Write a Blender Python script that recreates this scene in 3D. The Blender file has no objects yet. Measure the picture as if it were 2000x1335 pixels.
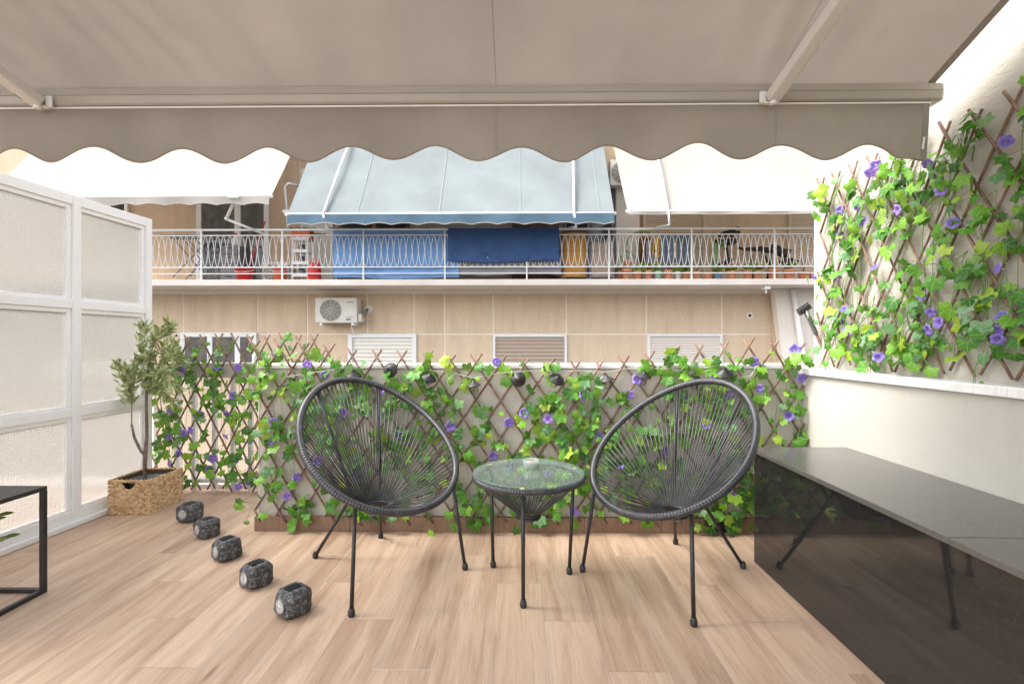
import bpy, math, random
from mathutils import Vector, Matrix
R = math.radians
rnd = random.Random(7)
scene = bpy.context.scene
COL = scene.collection

# ------------------------------------------------------------------ camera, sky, sun, exposure
CAM_H = 1.07
FPX = 950.0
YAW = math.atan(12 / 950)
cam_data = bpy.data.cameras.new("camera")
cam_data.sensor_width = 36.0
cam_data.lens = FPX / 2000 * 36.0
cam_data.clip_start = 0.05
cam_data.clip_end = 600
cam = bpy.data.objects.new("camera", cam_data)
COL.objects.link(cam)
cam.location = (0, 0, CAM_H)
cam.rotation_euler = (R(90), 0, YAW)
scene.camera = cam

SUN_EL, SUN_AZ = R(52), R(258)      # azimuth the light comes from, measured clockwise from +Y
world = bpy.data.worlds.new("World")
scene.world = world
world.use_nodes = True
wn = world.node_tree.nodes
bg = wn["Background"]
sky = wn.new("ShaderNodeTexSky")
sky.sky_type = 'NISHITA'
sky.sun_disc = False
sky.sun_elevation = SUN_EL
sky.sun_rotation = SUN_AZ
sky.air_density = 1.0
sky.dust_density = 4.0
sky.ozone_density = 0.6
hsv = wn.new("ShaderNodeHueSaturation")        # high thin cloud: a whiter, less blue sky
hsv.inputs["Saturation"].default_value = 0.35
world.node_tree.links.new(sky.outputs[0], hsv.inputs["Color"])
world.node_tree.links.new(hsv.outputs[0], bg.inputs[0])
bg.inputs[1].default_value = 0.15
sun_data = bpy.data.lights.new("sun", 'SUN')
sun_data.energy = 0.9
sun_data.angle = R(30)
sun_data.color = (1.0, 0.965, 0.92)
sun = bpy.data.objects.new("sun", sun_data)
COL.objects.link(sun)
sd = Vector((math.sin(SUN_AZ) * math.cos(SUN_EL), math.cos(SUN_AZ) * math.cos(SUN_EL), math.sin(SUN_EL)))
sun.rotation_euler = sd.to_track_quat('Z', 'Y').to_euler()
scene.view_settings.view_transform = 'Standard'
scene.view_settings.look = 'None'
scene.view_settings.exposure = 2.03
scene.view_settings.gamma = 1.0
scene.cycles.max_bounces = 10
scene.cycles.transparent_max_bounces = 12
scene.cycles.sample_clamp_indirect = 6.0

# ------------------------------------------------------------------ helpers: measuring
_c, _s = math.cos(YAW), math.sin(YAW)
def ray(u, v):
    t = (u - 1000) / FPX
    return (-_s + t * _c, _c + t * _s, (667.5 - v) / FPX)
def P(u, v, Y):
    d = ray(u, v); k = Y / d[1]
    return Vector((d[0] * k, Y, CAM_H + d[2] * k))
def F(u, v, z=0.0):
    d = ray(u, v); k = (z - CAM_H) / d[2]
    return Vector((d[0] * k, d[1] * k, z))
def PX(u, v, X):
    d = ray(u, v); k = X / d[0]
    return Vector((X, d[1] * k, CAM_H + d[2] * k))

# ------------------------------------------------------------------ helpers: geometry
class G:
    def __init__(s):
        s.v = []; s.f = []; s.uv = {}
    def add(s, vs, fs):
        b = len(s.v)
        s.v += [tuple(p) for p in vs]
        s.f += [tuple(b + i for i in f) for f in fs]
        return b
    def box(s, x0, y0, z0, x1, y1, z1):
        vs = [(x, y, z) for z in (z0, z1) for y in (y0, y1) for x in (x0, x1)]
        s.add(vs, [(0, 2, 3, 1), (4, 5, 7, 6), (0, 1, 5, 4), (2, 6, 7, 3), (0, 4, 6, 2), (1, 3, 7, 5)])
        return s
    def obox(s, a, b, w, h, up=(0, 0, 1)):
        """bar of section w x h from a to b"""
        a, b = Vector(a), Vector(b)
        d = (b - a).normalized()
        x = d.cross(Vector(up))
        if x.length < 1e-4: x = d.cross(Vector((1, 0, 0)))
        x.normalize(); z = x.cross(d)
        vs = []
        for p in (a, b):
            for i, j in ((-1, -1), (1, -1), (1, 1), (-1, 1)):
                vs.append(p + x * (i * w / 2) + z * (j * h / 2))
        s.add(vs, [(3, 2, 1, 0), (4, 5, 6, 7), (0, 1, 5, 4), (1, 2, 6, 5), (2, 3, 7, 6), (3, 0, 4, 7)])
        return s
    def tube(s, pts, r, n=6, closed=False, caps=True):
        pts = [Vector(p) for p in pts]
        m = len(pts)
        rr = r if hasattr(r, '__len__') else [r] * m
        ref = None; vs = []
        for i in range(m):
            if closed: t = pts[(i + 1) % m] - pts[i - 1]
            else: t = pts[min(i + 1, m - 1)] - pts[max(i - 1, 0)]
            if t.length < 1e-9: t = Vector((0, 0, 1))
            t.normalize()
            if ref is None:
                ref = t.orthogonal().normalized()
            ref = ref - t * ref.dot(t)
            if ref.length < 1e-6: ref = t.orthogonal()
            ref.normalize()
            b = t.cross(ref)
            for k in range(n):
                a = 2 * math.pi * k / n
                vs.append(pts[i] + (ref * math.cos(a) + b * math.sin(a)) * rr[i])
        fs = []
        for i in range(m if closed else m - 1):
            j = (i + 1) % m
            for k in range(n):
                l = (k + 1) % n
                fs.append((i * n + k, i * n + l, j * n + l, j * n + k))
        if caps and not closed:
            fs.append(tuple(range(n - 1, -1, -1)))
            fs.append(tuple((m - 1) * n + k for k in range(n)))
        s.add(vs, fs)
        return s
    def lathe(s, prof, n=24, c=(0, 0, 0), M=None):
        """prof = [(r, z)]; closed at ends when r == 0"""
        c = Vector(c); vs = []; fs = []; rows = []
        for r, z in prof:
            if r < 1e-6:
                rows.append([len(vs)]); vs.append(Vector((0, 0, z)))
            else:
                rows.append(list(range(len(vs), len(vs) + n)))
                for k in range(n):
                    a = 2 * math.pi * k / n
                    vs.append(Vector((r * math.cos(a), r * math.sin(a), z)))
        for A, B in zip(rows, rows[1:]):
            for k in range(n):
                l = (k + 1) % n
                if len(A) == 1 and len(B) == 1: continue
                if len(A) == 1: fs.append((A[0], B[l], B[k]))
                elif len(B) == 1: fs.append((A[k], A[l], B[0]))
                else: fs.append((A[k], A[l], B[l], B[k]))
        if M is not None: vs = [M @ p for p in vs]
        s.add([p + c for p in vs], fs)
        return s
    def grid(s, fn, nu, nv):
        vs = [fn(i / nu, j / nv) for j in range(nv + 1) for i in range(nu + 1)]
        w = nu + 1
        s.add(vs, [(j * w + i, j * w + i + 1, (j + 1) * w + i + 1, (j + 1) * w + i) for j in range(nv) for i in range(nu)])
        return s
    def ell(s, c, rx, ry, rz, n=8, m=5, M=None):
        prof = [(math.sin(math.pi * i / m), -math.cos(math.pi * i / m)) for i in range(m + 1)]
        prof[0] = (0, -1); prof[-1] = (0, 1)
        D = Matrix.Diagonal((rx, ry, rz)).to_4x4()
        if M is not None: D = M.to_4x4() @ D
        return s.lathe(prof, n, c, D)
    def prism(s, poly, y0, y1):
        """poly of (x, z) extruded along y"""
        n = len(poly)
        vs = [(x, y0, z) for x, z in poly] + [(x, y1, z) for x, z in poly]
        fs = [tuple(range(n)), tuple(range(2 * n - 1, n - 1, -1))]
        for i in range(n):
            j = (i + 1) % n
            fs.append((j, i, n + i, n + j))
        s.add(vs, fs)
        return s
    def build(s, name, mat, parent=None, smooth=False, bev=0.0, thick=0.0, sub=0):
        me = bpy.data.meshes.new(name)
        vs = s.v
        if parent is not None:
            o_ = Vector((0, 0, 0)); q = parent
            while q is not None:
                o_ += q.location; q = q.parent
            vs = [(x - o_.x, y - o_.y, z - o_.z) for x, y, z in vs]
        me.from_pydata(vs, [], s.f)
        if s.uv:
            ul = me.uv_layers.new(name="UVMap")
            for lp in me.loops:
                ul.data[lp.index].uv = s.uv.get(lp.vertex_index, (0, 0))
        me.materials.append(mat)
        if smooth:
            me.polygons.foreach_set("use_smooth", [True] * len(me.polygons))
        me.update()
        o = bpy.data.objects.new(name, me)
        COL.objects.link(o)
        if parent is not None: o.parent = parent
        if thick:
            md = o.modifiers.new("solid", 'SOLIDIFY'); md.thickness = thick; md.offset = 0
        if bev:
            md = o.modifiers.new("bevel", 'BEVEL'); md.width = bev; md.segments = 2; md.limit_method = 'ANGLE'
        if sub:
            md = o.modifiers.new("sub", 'SUBSURF'); md.levels = sub; md.render_levels = sub
        return o

def tag(o, label=None, cat=None, group=None, kind=None):
    if label: o["label"] = label
    if cat: o["category"] = cat
    if group: o["group"] = group
    if kind: o["kind"] = kind
    return o
def thing(name, loc, label, cat, group=None):
    o = bpy.data.objects.new(name, None)
    o.empty_display_size = 0.1
    COL.objects.link(o)
    o.location = loc
    return tag(o, label, cat, group)
def copy_tree(o, parent=None):
    c = o.copy(); COL.objects.link(c)
    if parent is not None: c.parent = parent
    for ch in list(o.children): copy_tree(ch, c)
    return c

# ------------------------------------------------------------------ helpers: materials
def mat(name, col=(0.5, 0.5, 0.5), rough=0.6, metal=0.0, spec=0.5):
    m = bpy.data.materials.new(name); m.use_nodes = True
    b = m.node_tree.nodes["Principled BSDF"]
    b.inputs["Base Color"].default_value = (*col, 1)
    b.inputs["Roughness"].default_value = rough
    b.inputs["Metallic"].default_value = metal
    b.inputs["Specular IOR Level"].default_value = spec
    return m
class N:
    def __init__(s, m):
        s.m = m; s.t = m.node_tree; s.b = s.t.nodes.get("Principled BSDF")
    def n(s, typ, **kw):
        x = s.t.nodes.new("ShaderNode" + typ)
        for k, val in kw.items(): setattr(x, k, val)
        return x
    def l(s, a, b): s.t.links.new(a, b)
    def math(s, op, a, b=None, c=None):
        x = s.n("Math", operation=op)
        for i, q in enumerate((a, b, c)):
            if q is None: continue
            if isinstance(q, (int, float)): x.inputs[i].default_value = q
            else: s.l(q, x.inputs[i])
        return x.outputs[0]
    def obj(s): return s.n("TexCoord").outputs["Object"]
    def geo(s): return s.n("NewGeometry").outputs["Position"]
    def mapping(s, vec, scale=(1, 1, 1), loc=(0, 0, 0), rot=(0, 0, 0)):
        x = s.n("Mapping")
        x.inputs["Scale"].default_value = scale; x.inputs["Location"].default_value = loc; x.inputs["Rotation"].default_value = rot
        s.l(vec, x.inputs[0]); return x.outputs[0]
    def noise(s, vec, scale=5, detail=4, rough=0.55, dist=0.0):
        x = s.n("TexNoise"); x.inputs["Scale"].default_value = scale; x.inputs["Detail"].default_value = detail
        x.inputs["Roughness"].default_value = rough; x.inputs["Distortion"].default_value = dist
        if vec is not None: s.l(vec, x.inputs["Vector"])
        return x.outputs["Fac"]
    def ramp(s, fac, stops, interp='LINEAR'):
        x = s.n("ValToRGB"); r = x.color_ramp; r.interpolation = interp
        while len(r.elements) < len(stops): r.elements.new(0.5)
        for e, (p, c) in zip(r.elements, stops):
            e.position = p; e.color = (*c, 1) if len(c) == 3 else c
        s.l(fac, x.inputs[0]); return x.outputs[0]
    def mix(s, fac, a, b, blend='MIX'):
        x = s.n("Mix", data_type='RGBA', blend_type=blend)
        for sock, q in ((x.inputs[0], fac), (x.inputs[6], a), (x.inputs[7], b)):
            if isinstance(q, (int, float)): sock.default_value = q
            elif isinstance(q, tuple): sock.default_value = (*q, 1)
            else: s.l(q, sock)
        return x.outputs[2]
    def bump(s, h, strength=0.3, dist=0.01):
        x = s.n("Bump"); x.inputs["Strength"].default_value = strength; x.inputs["Distance"].default_value = dist
        s.l(h, x.inputs["Height"])
        if s.b: s.l(x.outputs[0], s.b.inputs["Normal"])
        return x.outputs[0]
    def base(s, c): s.l(c, s.b.inputs["Base Color"])

def speckled(name, c0, c1, scale=8, rough=0.8, bump=0.3, bscale=80, bdist=0.004, detail=5, lo=0.35, hi=0.65, spec=0.5):
    m = mat(name, c0, rough, spec=spec); n = N(m)
    p = n.geo()
    n.base(n.ramp(n.noise(p, scale, detail), [(lo, c0), (hi, c1)]))
    if bump: n.bump(n.noise(p, bscale, 4), bump, bdist)
    return m

def translucent_mat(name, c_diff, c_trans, fac, noise_scale=3.0, var=0.12, weave=900, rough=0.9):
    """cloth: diffuse mixed with translucent light passing through"""
    m = bpy.data.materials.new(name); m.use_nodes = True
    n = N(m); t = n.t
    out = t.nodes["Material Output"]; t.nodes.remove(n.b); n.b = None
    p = n.geo()
    nf = n.noise(p, noise_scale, 5)
    def vcol(c): return n.ramp(nf, [(0.3, tuple(x * (1 - var) for x in c)), (0.7, tuple(min(1, x * (1 + var)) for x in c))])
    d = n.n("BsdfDiffuse"); tr = n.n("BsdfTranslucent")
    n.l(vcol(c_diff), d.inputs[0]); n.l(vcol(c_trans), tr.inputs[0])
    bm = n.n("Bump"); bm.inputs["Strength"].default_value = 0.15; bm.inputs["Distance"].default_value = 0.002
    n.l(n.noise(n.mapping(p, (weave, weave * 0.3, weave)), 1.0, 2), bm.inputs["Height"])
    n.l(bm.outputs[0], d.inputs["Normal"])
    mx = n.n("MixShader"); mx.inputs[0].default_value = fac
    n.l(d.outputs[0], mx.inputs[1]); n.l(tr.outputs[0], mx.inputs[2]); n.l(mx.outputs[0], out.inputs[0])
    return m

M = {}
# floor: wood-look planks laid along Y, in stepped rows
def floor_material():
    m = mat("wood_tile_floor", rough=0.5); n = N(m)
    p = n.geo(); sep = n.n("SeparateXYZ"); n.l(p, sep.inputs[0])
    W, L = 0.193, 1.14
    cx = n.math('DIVIDE', n.math('SUBTRACT', sep.outputs[0], 0.10), W)
    ci = n.math('FLOOR', cx); cf = n.math('SUBTRACT', cx, ci)
    ly = n.math('DIVIDE', n.math('ADD', n.math('SUBTRACT', sep.outputs[1], 1.87), n.math('MULTIPLY', ci, 0.285)), L)
    li = n.math('FLOOR', ly); lf = n.math('SUBTRACT', ly, li)
    wn_ = n.n("TexWhiteNoise", noise_dimensions='2D')
    cv = n.n("CombineXYZ"); n.l(ci, cv.inputs[0]); n.l(li, cv.inputs[1]); n.l(cv.outputs[0], wn_.inputs["Vector"])
    idv = wn_.outputs["Value"]; idc = wn_.outputs["Color"]
    # grain, different in every plank
    off = n.n("Vector" + "Math", operation='SCALE'); n.l(idc, off.inputs[0]); off.inputs["Scale"].default_value = 37.0
    ad = n.n("VectorMath", operation='ADD'); n.l(p, ad.inputs[0]); n.l(off.outputs[0], ad.inputs[1])
    g1 = n.noise(n.mapping(ad.outputs[0], (8, 0.7, 1)), 1.6, 6, 0.65, 0.7)
    g2 = n.noise(n.mapping(ad.outputs[0], (75, 2.4, 1)), 1.7, 6, 0.75, 0.5)
    g3 = n.noise(n.mapping(ad.outputs[0], (230, 4, 1)), 1.5, 4, 0.7)
    base = n.ramp(g1, [(0.25, (0.33, 0.213, 0.142)), (0.43, (0.45, 0.317, 0.225)), (0.57, (0.535, 0.397, 0.293)), (0.8, (0.62, 0.478, 0.37))])
    streak = n.ramp(g2, [(0.32, (0.64, 0.585, 0.545)), (0.46, (0.96, 0.95, 0.94)), (0.5, (1, 1, 1)), (0.75, (1.06, 1.04, 1.02))])
    c = n.mix(0.65, base, streak, 'MULTIPLY')
    fine = n.ramp(g3, [(0.3, (0.82, 0.8, 0.78)), (0.6, (1, 1, 1))])
    c = n.mix(0.85, c, fine, 'MULTIPLY')
    kn = n.n("TexVoronoi"); kn.inputs["Scale"].default_value = 1.0; n.l(n.mapping(ad.outputs[0], (5.0, 1.1, 1)), kn.inputs["Vector"])
    knot = n.ramp(kn.outputs["Distance"], [(0.02, (0.35, 0.28, 0.22)), (0.07, (1, 1, 1))])
    c = n.mix(0.7, c, knot, 'MULTIPLY')
    tint = n.ramp(idv, [(0.0, (0.83, 0.80, 0.77)), (0.3, (0.97, 0.95, 0.93)), (0.65, (1.07, 1.05, 1.03)), (1.0, (0.91, 0.87, 0.83))])
    c = n.mix(1.0, c, tint, 'MULTIPLY')
    ex = n.math('MULTIPLY', n.math('SUBTRACT', 0.5, n.math('ABSOLUTE', n.math('SUBTRACT', cf, 0.5))), W)
    ey = n.math('MULTIPLY', n.math('SUBTRACT', 0.5, n.math('ABSOLUTE', n.math('SUBTRACT', lf, 0.5))), L)
    e = n.math('MINIMUM', ex, ey)
    gr = n.math('LESS_THAN', e, 0.0015)
    c = n.mix(n.math('MULTIPLY', gr, 0.8), c, n.ramp(idv, [(0.3, (0.62, 0.53, 0.43)), (0.7, (0.24, 0.18, 0.13))]))
    n.base(c)
    rg = n.math('ADD', 0.42, n.math('MULTIPLY', g2, 0.2)); n.l(rg, n.b.inputs["Roughness"])
    h = n.math('ADD', n.math('MULTIPLY', g3, 0.25), n.math('MULTIPLY', n.math('MINIMUM', n.math('DIVIDE', e, 0.003), 1.0), 1.0))
    n.bump(h, 0.25, 0.0015)
    return m
M['floor'] = floor_material()
def skirting_material():
    m = mat("wood_tile_skirting", rough=0.5); n = N(m); p = n.geo()
    g = n.noise(n.mapping(p, (60, 1, 6)), 1.5, 5, 0.6, 0.4); g1 = n.noise(n.mapping(p, (3, 1, 2)), 1.5, 3)
    c = n.mix(0.8, n.ramp(g1, [(0.3, (0.17, 0.10, 0.062)), (0.7, (0.30, 0.19, 0.125))]), n.ramp(g, [(0.3, (0.65, 0.62, 0.6)), (0.65, (1.05, 1.03, 1.0))]), 'MULTIPLY')
    n.base(c); n.bump(g, 0.2, 0.001); return m
M['skirting'] = skirting_material()
M['white_paint'] = speckled("white_enamel_paint", (0.84, 0.835, 0.82), (0.87, 0.865, 0.85), 6, 0.35, 0.05, 40, 0.002)
def weathered(name, c0, c1, rough=0.88):
    """painted render with faint vertical runs, scuffs and roller texture"""
    m = mat(name, c0, rough); n = N(m); p = n.geo()
    c = n.ramp(n.noise(p, 1.8, 6, 0.65), [(0.3, c0), (0.7, c1)])
    runs = n.noise(n.mapping(p, (9, 9, 0.7)), 1.0, 5, 0.65, 0.3)
    c = n.mix(0.5, c, n.ramp(runs, [(0.30, (0.86, 0.84, 0.80)), (0.46, (1, 1, 1))]), 'MULTIPLY')
    sc_ = n.noise(p, 26, 5, 0.75)
    c = n.mix(0.5, c, n.ramp(sc_, [(0.28, (0.88, 0.86, 0.83)), (0.40, (1, 1, 1))]), 'MULTIPLY')
    n.base(c); n.bump(n.math('ADD', n.noise(p, 38, 4), n.math('MULTIPLY', n.noise(p, 170, 3), 0.6)), 0.3, 0.004); return m
M['parapet'] = weathered("parapet_plaster", (0.47, 0.44, 0.375), (0.53, 0.50, 0.43))
M['cream_wall'] = weathered("cream_plaster", (0.445, 0.425, 0.372), (0.50, 0.48, 0.425))
def rough_plaster():
    m = mat("rough_plaster", (0.7, 0.66, 0.58), 0.9); n = N(m); p = n.geo()
    n.base(n.ramp(n.noise(p, 3, 5), [(0.3, (0.43, 0.40, 0.35)), (0.7, (0.475, 0.445, 0.39))]))
    h = n.math('ADD', n.noise(n.mapping(p, (1, 9, 26)), 3.0, 5, 0.6, 0.6), n.math('MULTIPLY', n.noise(p, 150, 3), 0.5))
    n.bump(h, 0.55, 0.006); return m
M['rough_plaster'] = rough_plaster()
def marble():
    m = mat("white_marble_coping", (0.75, 0.74, 0.71), 0.35); n = N(m); p = n.geo()
    n.base(n.ramp(n.noise(n.mapping(p, (2, 2, 2)), 2.4, 7, 0.65, 1.6), [(0.38, (0.72, 0.71, 0.69)), (0.5, (0.80, 0.79, 0.77)), (0.56, (0.70, 0.69, 0.68)), (0.7, (0.81, 0.80, 0.78))]))
    n.bump(n.noise(p, 40, 4), 0.1, 0.003); return m
M['marble'] = marble()
def facade_material(name, a, b):
    m = mat(name, a, 0.92); n = N(m); p = n.geo()
    n1 = n.noise(p, 0.8, 5); n2 = n.noise(n.mapping(p, (1, 1, 0.35)), 6, 6, 0.7)
    c = n.mix(0.5, n.ramp(n1, [(0.3, a), (0.7, b)]), n.ramp(n2, [(0.3, tuple(x * 0.85 for x in a)), (0.7, tuple(x * 1.1 for x in b))]))
    vs_ = n.n("TexVoronoi"); vs_.inputs["Scale"].default_value = 45; n.l(p, vs_.inputs["Vector"])
    c = n.mix(0.35, c, n.ramp(vs_.outputs["Distance"], [(0.1, tuple(x * 0.7 for x in a)), (0.5, tuple(min(1, x * 1.15) for x in b))]))
    st = n.noise(n.mapping(p, (2.6, 1, 0.22)), 1.0, 6, 0.7, 0.4)
    c = n.mix(0.3, c, n.ramp(st, [(0.33, (0.62, 0.58, 0.54)), (0.52, (1, 1, 1))]), 'MULTIPLY')
    n.base(c); n.bump(n.noise(p, 60, 4), 0.5, 0.01); return m
M['facade'] = facade_material("facade_render", (0.58, 0.44, 0.305), (0.68, 0.53, 0.375))
M['joint'] = mat("facade_joint", (0.86, 0.76, 0.64), 0.9)
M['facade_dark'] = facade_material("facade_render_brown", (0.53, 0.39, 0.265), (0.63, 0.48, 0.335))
M['pale_wall'] = speckled("pale_wall_paint", (0.72, 0.64, 0.55), (0.80, 0.72, 0.63), 1.2, 0.9, 0.2, 40, 0.006)
M['slab'] = speckled("painted_concrete_edge", (0.68, 0.60, 0.53), (0.76, 0.69, 0.62), 2, 0.85, 0.25, 30, 0.006)
M['white_metal'] = speckled("white_metal", (0.74, 0.73, 0.70), (0.80, 0.79, 0.76), 5, 0.4, 0, 1)
M['cream_metal'] = speckled("cream_painted_metal", (0.36, 0.325, 0.265), (0.395, 0.355, 0.29), 4, 0.35, 0, 1)
M['arm_metal'] = speckled("arm_paint", (0.64, 0.61, 0.57), (0.70, 0.67, 0.63), 4, 0.4, 0, 1)
M['black_metal'] = speckled("black_powder_coat", (0.018, 0.017, 0.017), (0.03, 0.028, 0.028), 30, 0.45, 0.1, 300, 0.0005)
M['grey_metal'] = mat("grey_metal", (0.18, 0.18, 0.18), 0.4, 0.6)
M['dark_glass'] = mat("dark_glass", (0.03, 0.028, 0.028), 0.12)
M['curtain'] = speckled("grey_curtain", (0.10, 0.085, 0.08), (0.17, 0.15, 0.14), 6, 0.9, 0, 1)
M['shutter_white'] = mat("shutter_white", (0.72, 0.68, 0.60), 0.6)
M['shutter_tan'] = mat("shutter_tan", (0.40, 0.31, 0.235), 0.6)
M['shutter_pale'] = mat("shutter_pale", (0.70, 0.63, 0.56), 0.6)
M['shutter_beige'] = mat("shutter_beige", (0.62, 0.50, 0.375), 0.6)
M['wood_door'] = speckled("brown_wood", (0.13, 0.07, 0.04), (0.22, 0.12, 0.07), 5, 0.6, 0.1, 60, 0.003)
M['terracotta'] = speckled("terracotta", (0.66, 0.27, 0.14), (0.74, 0.37, 0.22), 9, 0.85, 0.2, 80, 0.003)
M['soil'] = speckled("soil", (0.03, 0.02, 0.014), (0.07, 0.05, 0.035), 40, 1.0, 0.5, 90, 0.01)
M['mint'] = mat("mint_glaze", (0.42, 0.60, 0.50), 0.4)
M['blue_pot'] = mat("blue_glaze", (0.22, 0.33, 0.46), 0.4)
M['white_pot'] = mat("white_plastic", (0.78, 0.77, 0.75), 0.4)
M['red_plastic'] = mat("red_plastic", (0.62, 0.035, 0.03), 0.4)
M['orange_plastic'] = mat("orange_plastic", (0.75, 0.16, 0.06), 0.4)
M['grey_plastic'] = mat("grey_plastic", (0.16, 0.16, 0.17), 0.5)
M['ac_case'] = speckled("ac_case", (0.60, 0.56, 0.48), (0.66, 0.62, 0.54), 4, 0.5, 0, 1)
M['ac_dark'] = mat("ac_fan_dark", (0.14, 0.125, 0.11), 0.6)
M['cactus'] = speckled("cactus", (0.10, 0.20, 0.06), (0.26, 0.36, 0.14), 9, 0.6, 0.2, 60, 0.005)
M['stick'] = speckled("willow_stick", (0.12, 0.068, 0.045), (0.27, 0.165, 0.115), 25, 0.7, 0.5, 120, 0.003)
M['vine'] = mat("vine_stem", (0.14, 0.24, 0.06), 0.6)
M['bark'] = speckled("olive_bark", (0.13, 0.085, 0.062), (0.28, 0.20, 0.16), 40, 0.85, 0.8, 90, 0.006)
M['stone_black'] = None
def rock_material():
    m = mat("dark_resin_rock", (0.05, 0.05, 0.05), 0.75); n = N(m); p = n.obj()
    a = n.noise(p, 60, 6, 0.7); 
    n.base(n.ramp(a, [(0.35, (0.028, 0.028, 0.030)), (0.52, (0.085, 0.084, 0.085)), (0.66, (0.27, 0.265, 0.26))]))
    n.bump(n.math('ADD', n.noise(p, 45, 6, 0.65), n.math('MULTIPLY', n.noise(p, 160, 3), 0.4)), 0.9, 0.012); return m
M['rock'] = rock_material()
def polished(name, c0, c1, r0, r1):
    m = mat(name, c0, r0); n = N(m); p = n.geo()
    k = n.noise(p, 3.0, 2, 0.5, 0.1)
    n.base(n.ramp(n.noise(p, 70, 6, 0.7), [(0.35, c0), (0.7, c1)]))
    n.l(n.math('ADD', r0, n.math('MULTIPLY', k, r1 - r0)), n.b.inputs["Roughness"])
    n.bump(n.noise(p, 5, 2), 0.02, 0.002)
    n.b.inputs['Specular IOR Level'].default_value = 0.62
    return m
M['bench_front'] = polished("polished_dark_stone", (0.016, 0.016, 0.0158), (0.028, 0.027, 0.026), 0.02, 0.06)
M['bench_top'] = polished("dark_stone_top", (0.108, 0.102, 0.095), (0.126, 0.119, 0.111), 0.17, 0.24)  # base grey lifted above the front's: bright reflection put into the colour
M['cord'] = speckled("grey_pvc_cord", (0.032, 0.032, 0.035), (0.058, 0.058, 0.063), 20, 0.33, 0, 1)
M['rim'] = speckled("grey_wrapped_rim", (0.030, 0.030, 0.033), (0.052, 0.052, 0.057), 30, 0.28, 0, 1)
M['rush'] = None
def rush_material():
    m = mat("woven_rush", (0.5, 0.34, 0.18), 0.75); n = N(m); p = n.geo()
    ri = n.n("NewGeometry").outputs["Random Per Island"]
    c = n.ramp(ri, [(0.0, (0.42, 0.25, 0.115)), (0.4, (0.62, 0.41, 0.21)), (0.75, (0.71, 0.50, 0.28)), (1.0, (0.78, 0.60, 0.37))])
    g = n.noise(n.mapping(p, (60, 60, 300)), 1.0, 3)
    n.base(n.mix(0.4, c, n.ramp(g, [(0.3, (0.6, 0.55, 0.5)), (0.7, (1.1, 1.1, 1.1))]), 'MULTIPLY')); n.bump(g, 0.3, 0.002); return m
M['rush'] = rush_material()
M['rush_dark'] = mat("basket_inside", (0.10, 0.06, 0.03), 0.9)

def leaf_material(name, stops, vein=True, trans=0.3, gloss=0.42):
    m = bpy.data.materials.new(name); m.use_nodes = True; n = N(m)
    out = n.t.nodes["Material Output"]; b = n.b
    ri = n.n("NewGeometry").outputs["Random Per Island"]
    c = n.ramp(ri, stops)
    if vein:
        uv = n.n("TexCoord").outputs["UV"]; sp = n.n("SeparateXYZ"); n.l(uv, sp.inputs[0])
        yy = n.math('ADD', sp.outputs[1], 0.16)
        ang = n.math('ARCTAN2', sp.outputs[0], yy)
        k = n.math('DIVIDE', ang, 0.92)
        fr = n.math('ABSOLUTE', n.math('SUBTRACT', n.math('FRACT', n.math('ADD', k, 0.5)), 0.5))
        rr = n.math('SQRT', n.math('ADD', n.math('MULTIPLY', sp.outputs[0], sp.outputs[0]), n.math('MULTIPLY', yy, yy)))
        d = n.math('MULTIPLY', fr, rr)
        vm = n.math('LESS_THAN', d, 0.016)
        pale = n.mix(0.45, c, (0.50, 0.62, 0.26))
        c2 = n.mix(vm, c, pale)
        mot = n.noise(uv, 7, 3)
        c = n.mix(0.5, c2, n.ramp(mot, [(0.35, (0.65, 0.7, 0.6)), (0.65, (1.25, 1.2, 1.1))]), 'MULTIPLY')
    n.l(c, b.inputs["Base Color"]); b.inputs["Roughness"].default_value = gloss; b.inputs["Specular IOR Level"].default_value = 0.35
    tr = n.n("BsdfTranslucent"); n.l(n.mix(0.5, c, (0.45, 0.6, 0.08)), tr.inputs[0])
    mx = n.n("MixShader"); mx.inputs[0].default_value = trans
    n.l(b.outputs[0], mx.inputs[1]); n.l(tr.outputs[0], mx.inputs[2]); n.l(mx.outputs[0], out.inputs[0])
    return m
M['ivy'] = leaf_material("ivy_leaf", [(0.0, (0.020, 0.10, 0.022)), (0.22, (0.035, 0.17, 0.018)), (0.42, (0.065, 0.25, 0.022)), (0.58, (0.12, 0.33, 0.03)),
                                      (0.78, (0.20, 0.42, 0.035)), (0.875, (0.36, 0.50, 0.04)), (0.90, (0.10, 0.26, 0.12)), (1.0, (0.20, 0.36, 0.19))])
M['olive_leaf'] = leaf_material("olive_leaf", [(0.0, (0.17, 0.21, 0.075)), (0.5, (0.34, 0.39, 0.17)), (1.0, (0.58, 0.60, 0.35))], False, 0.2, 0.5)
M['pot_leaf'] = leaf_material("pot_plant_leaf", [(0.0, (0.09, 0.16, 0.03)), (0.5, (0.20, 0.28, 0.06)), (1.0, (0.36, 0.40, 0.10))], False, 0.3, 0.5)
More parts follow.
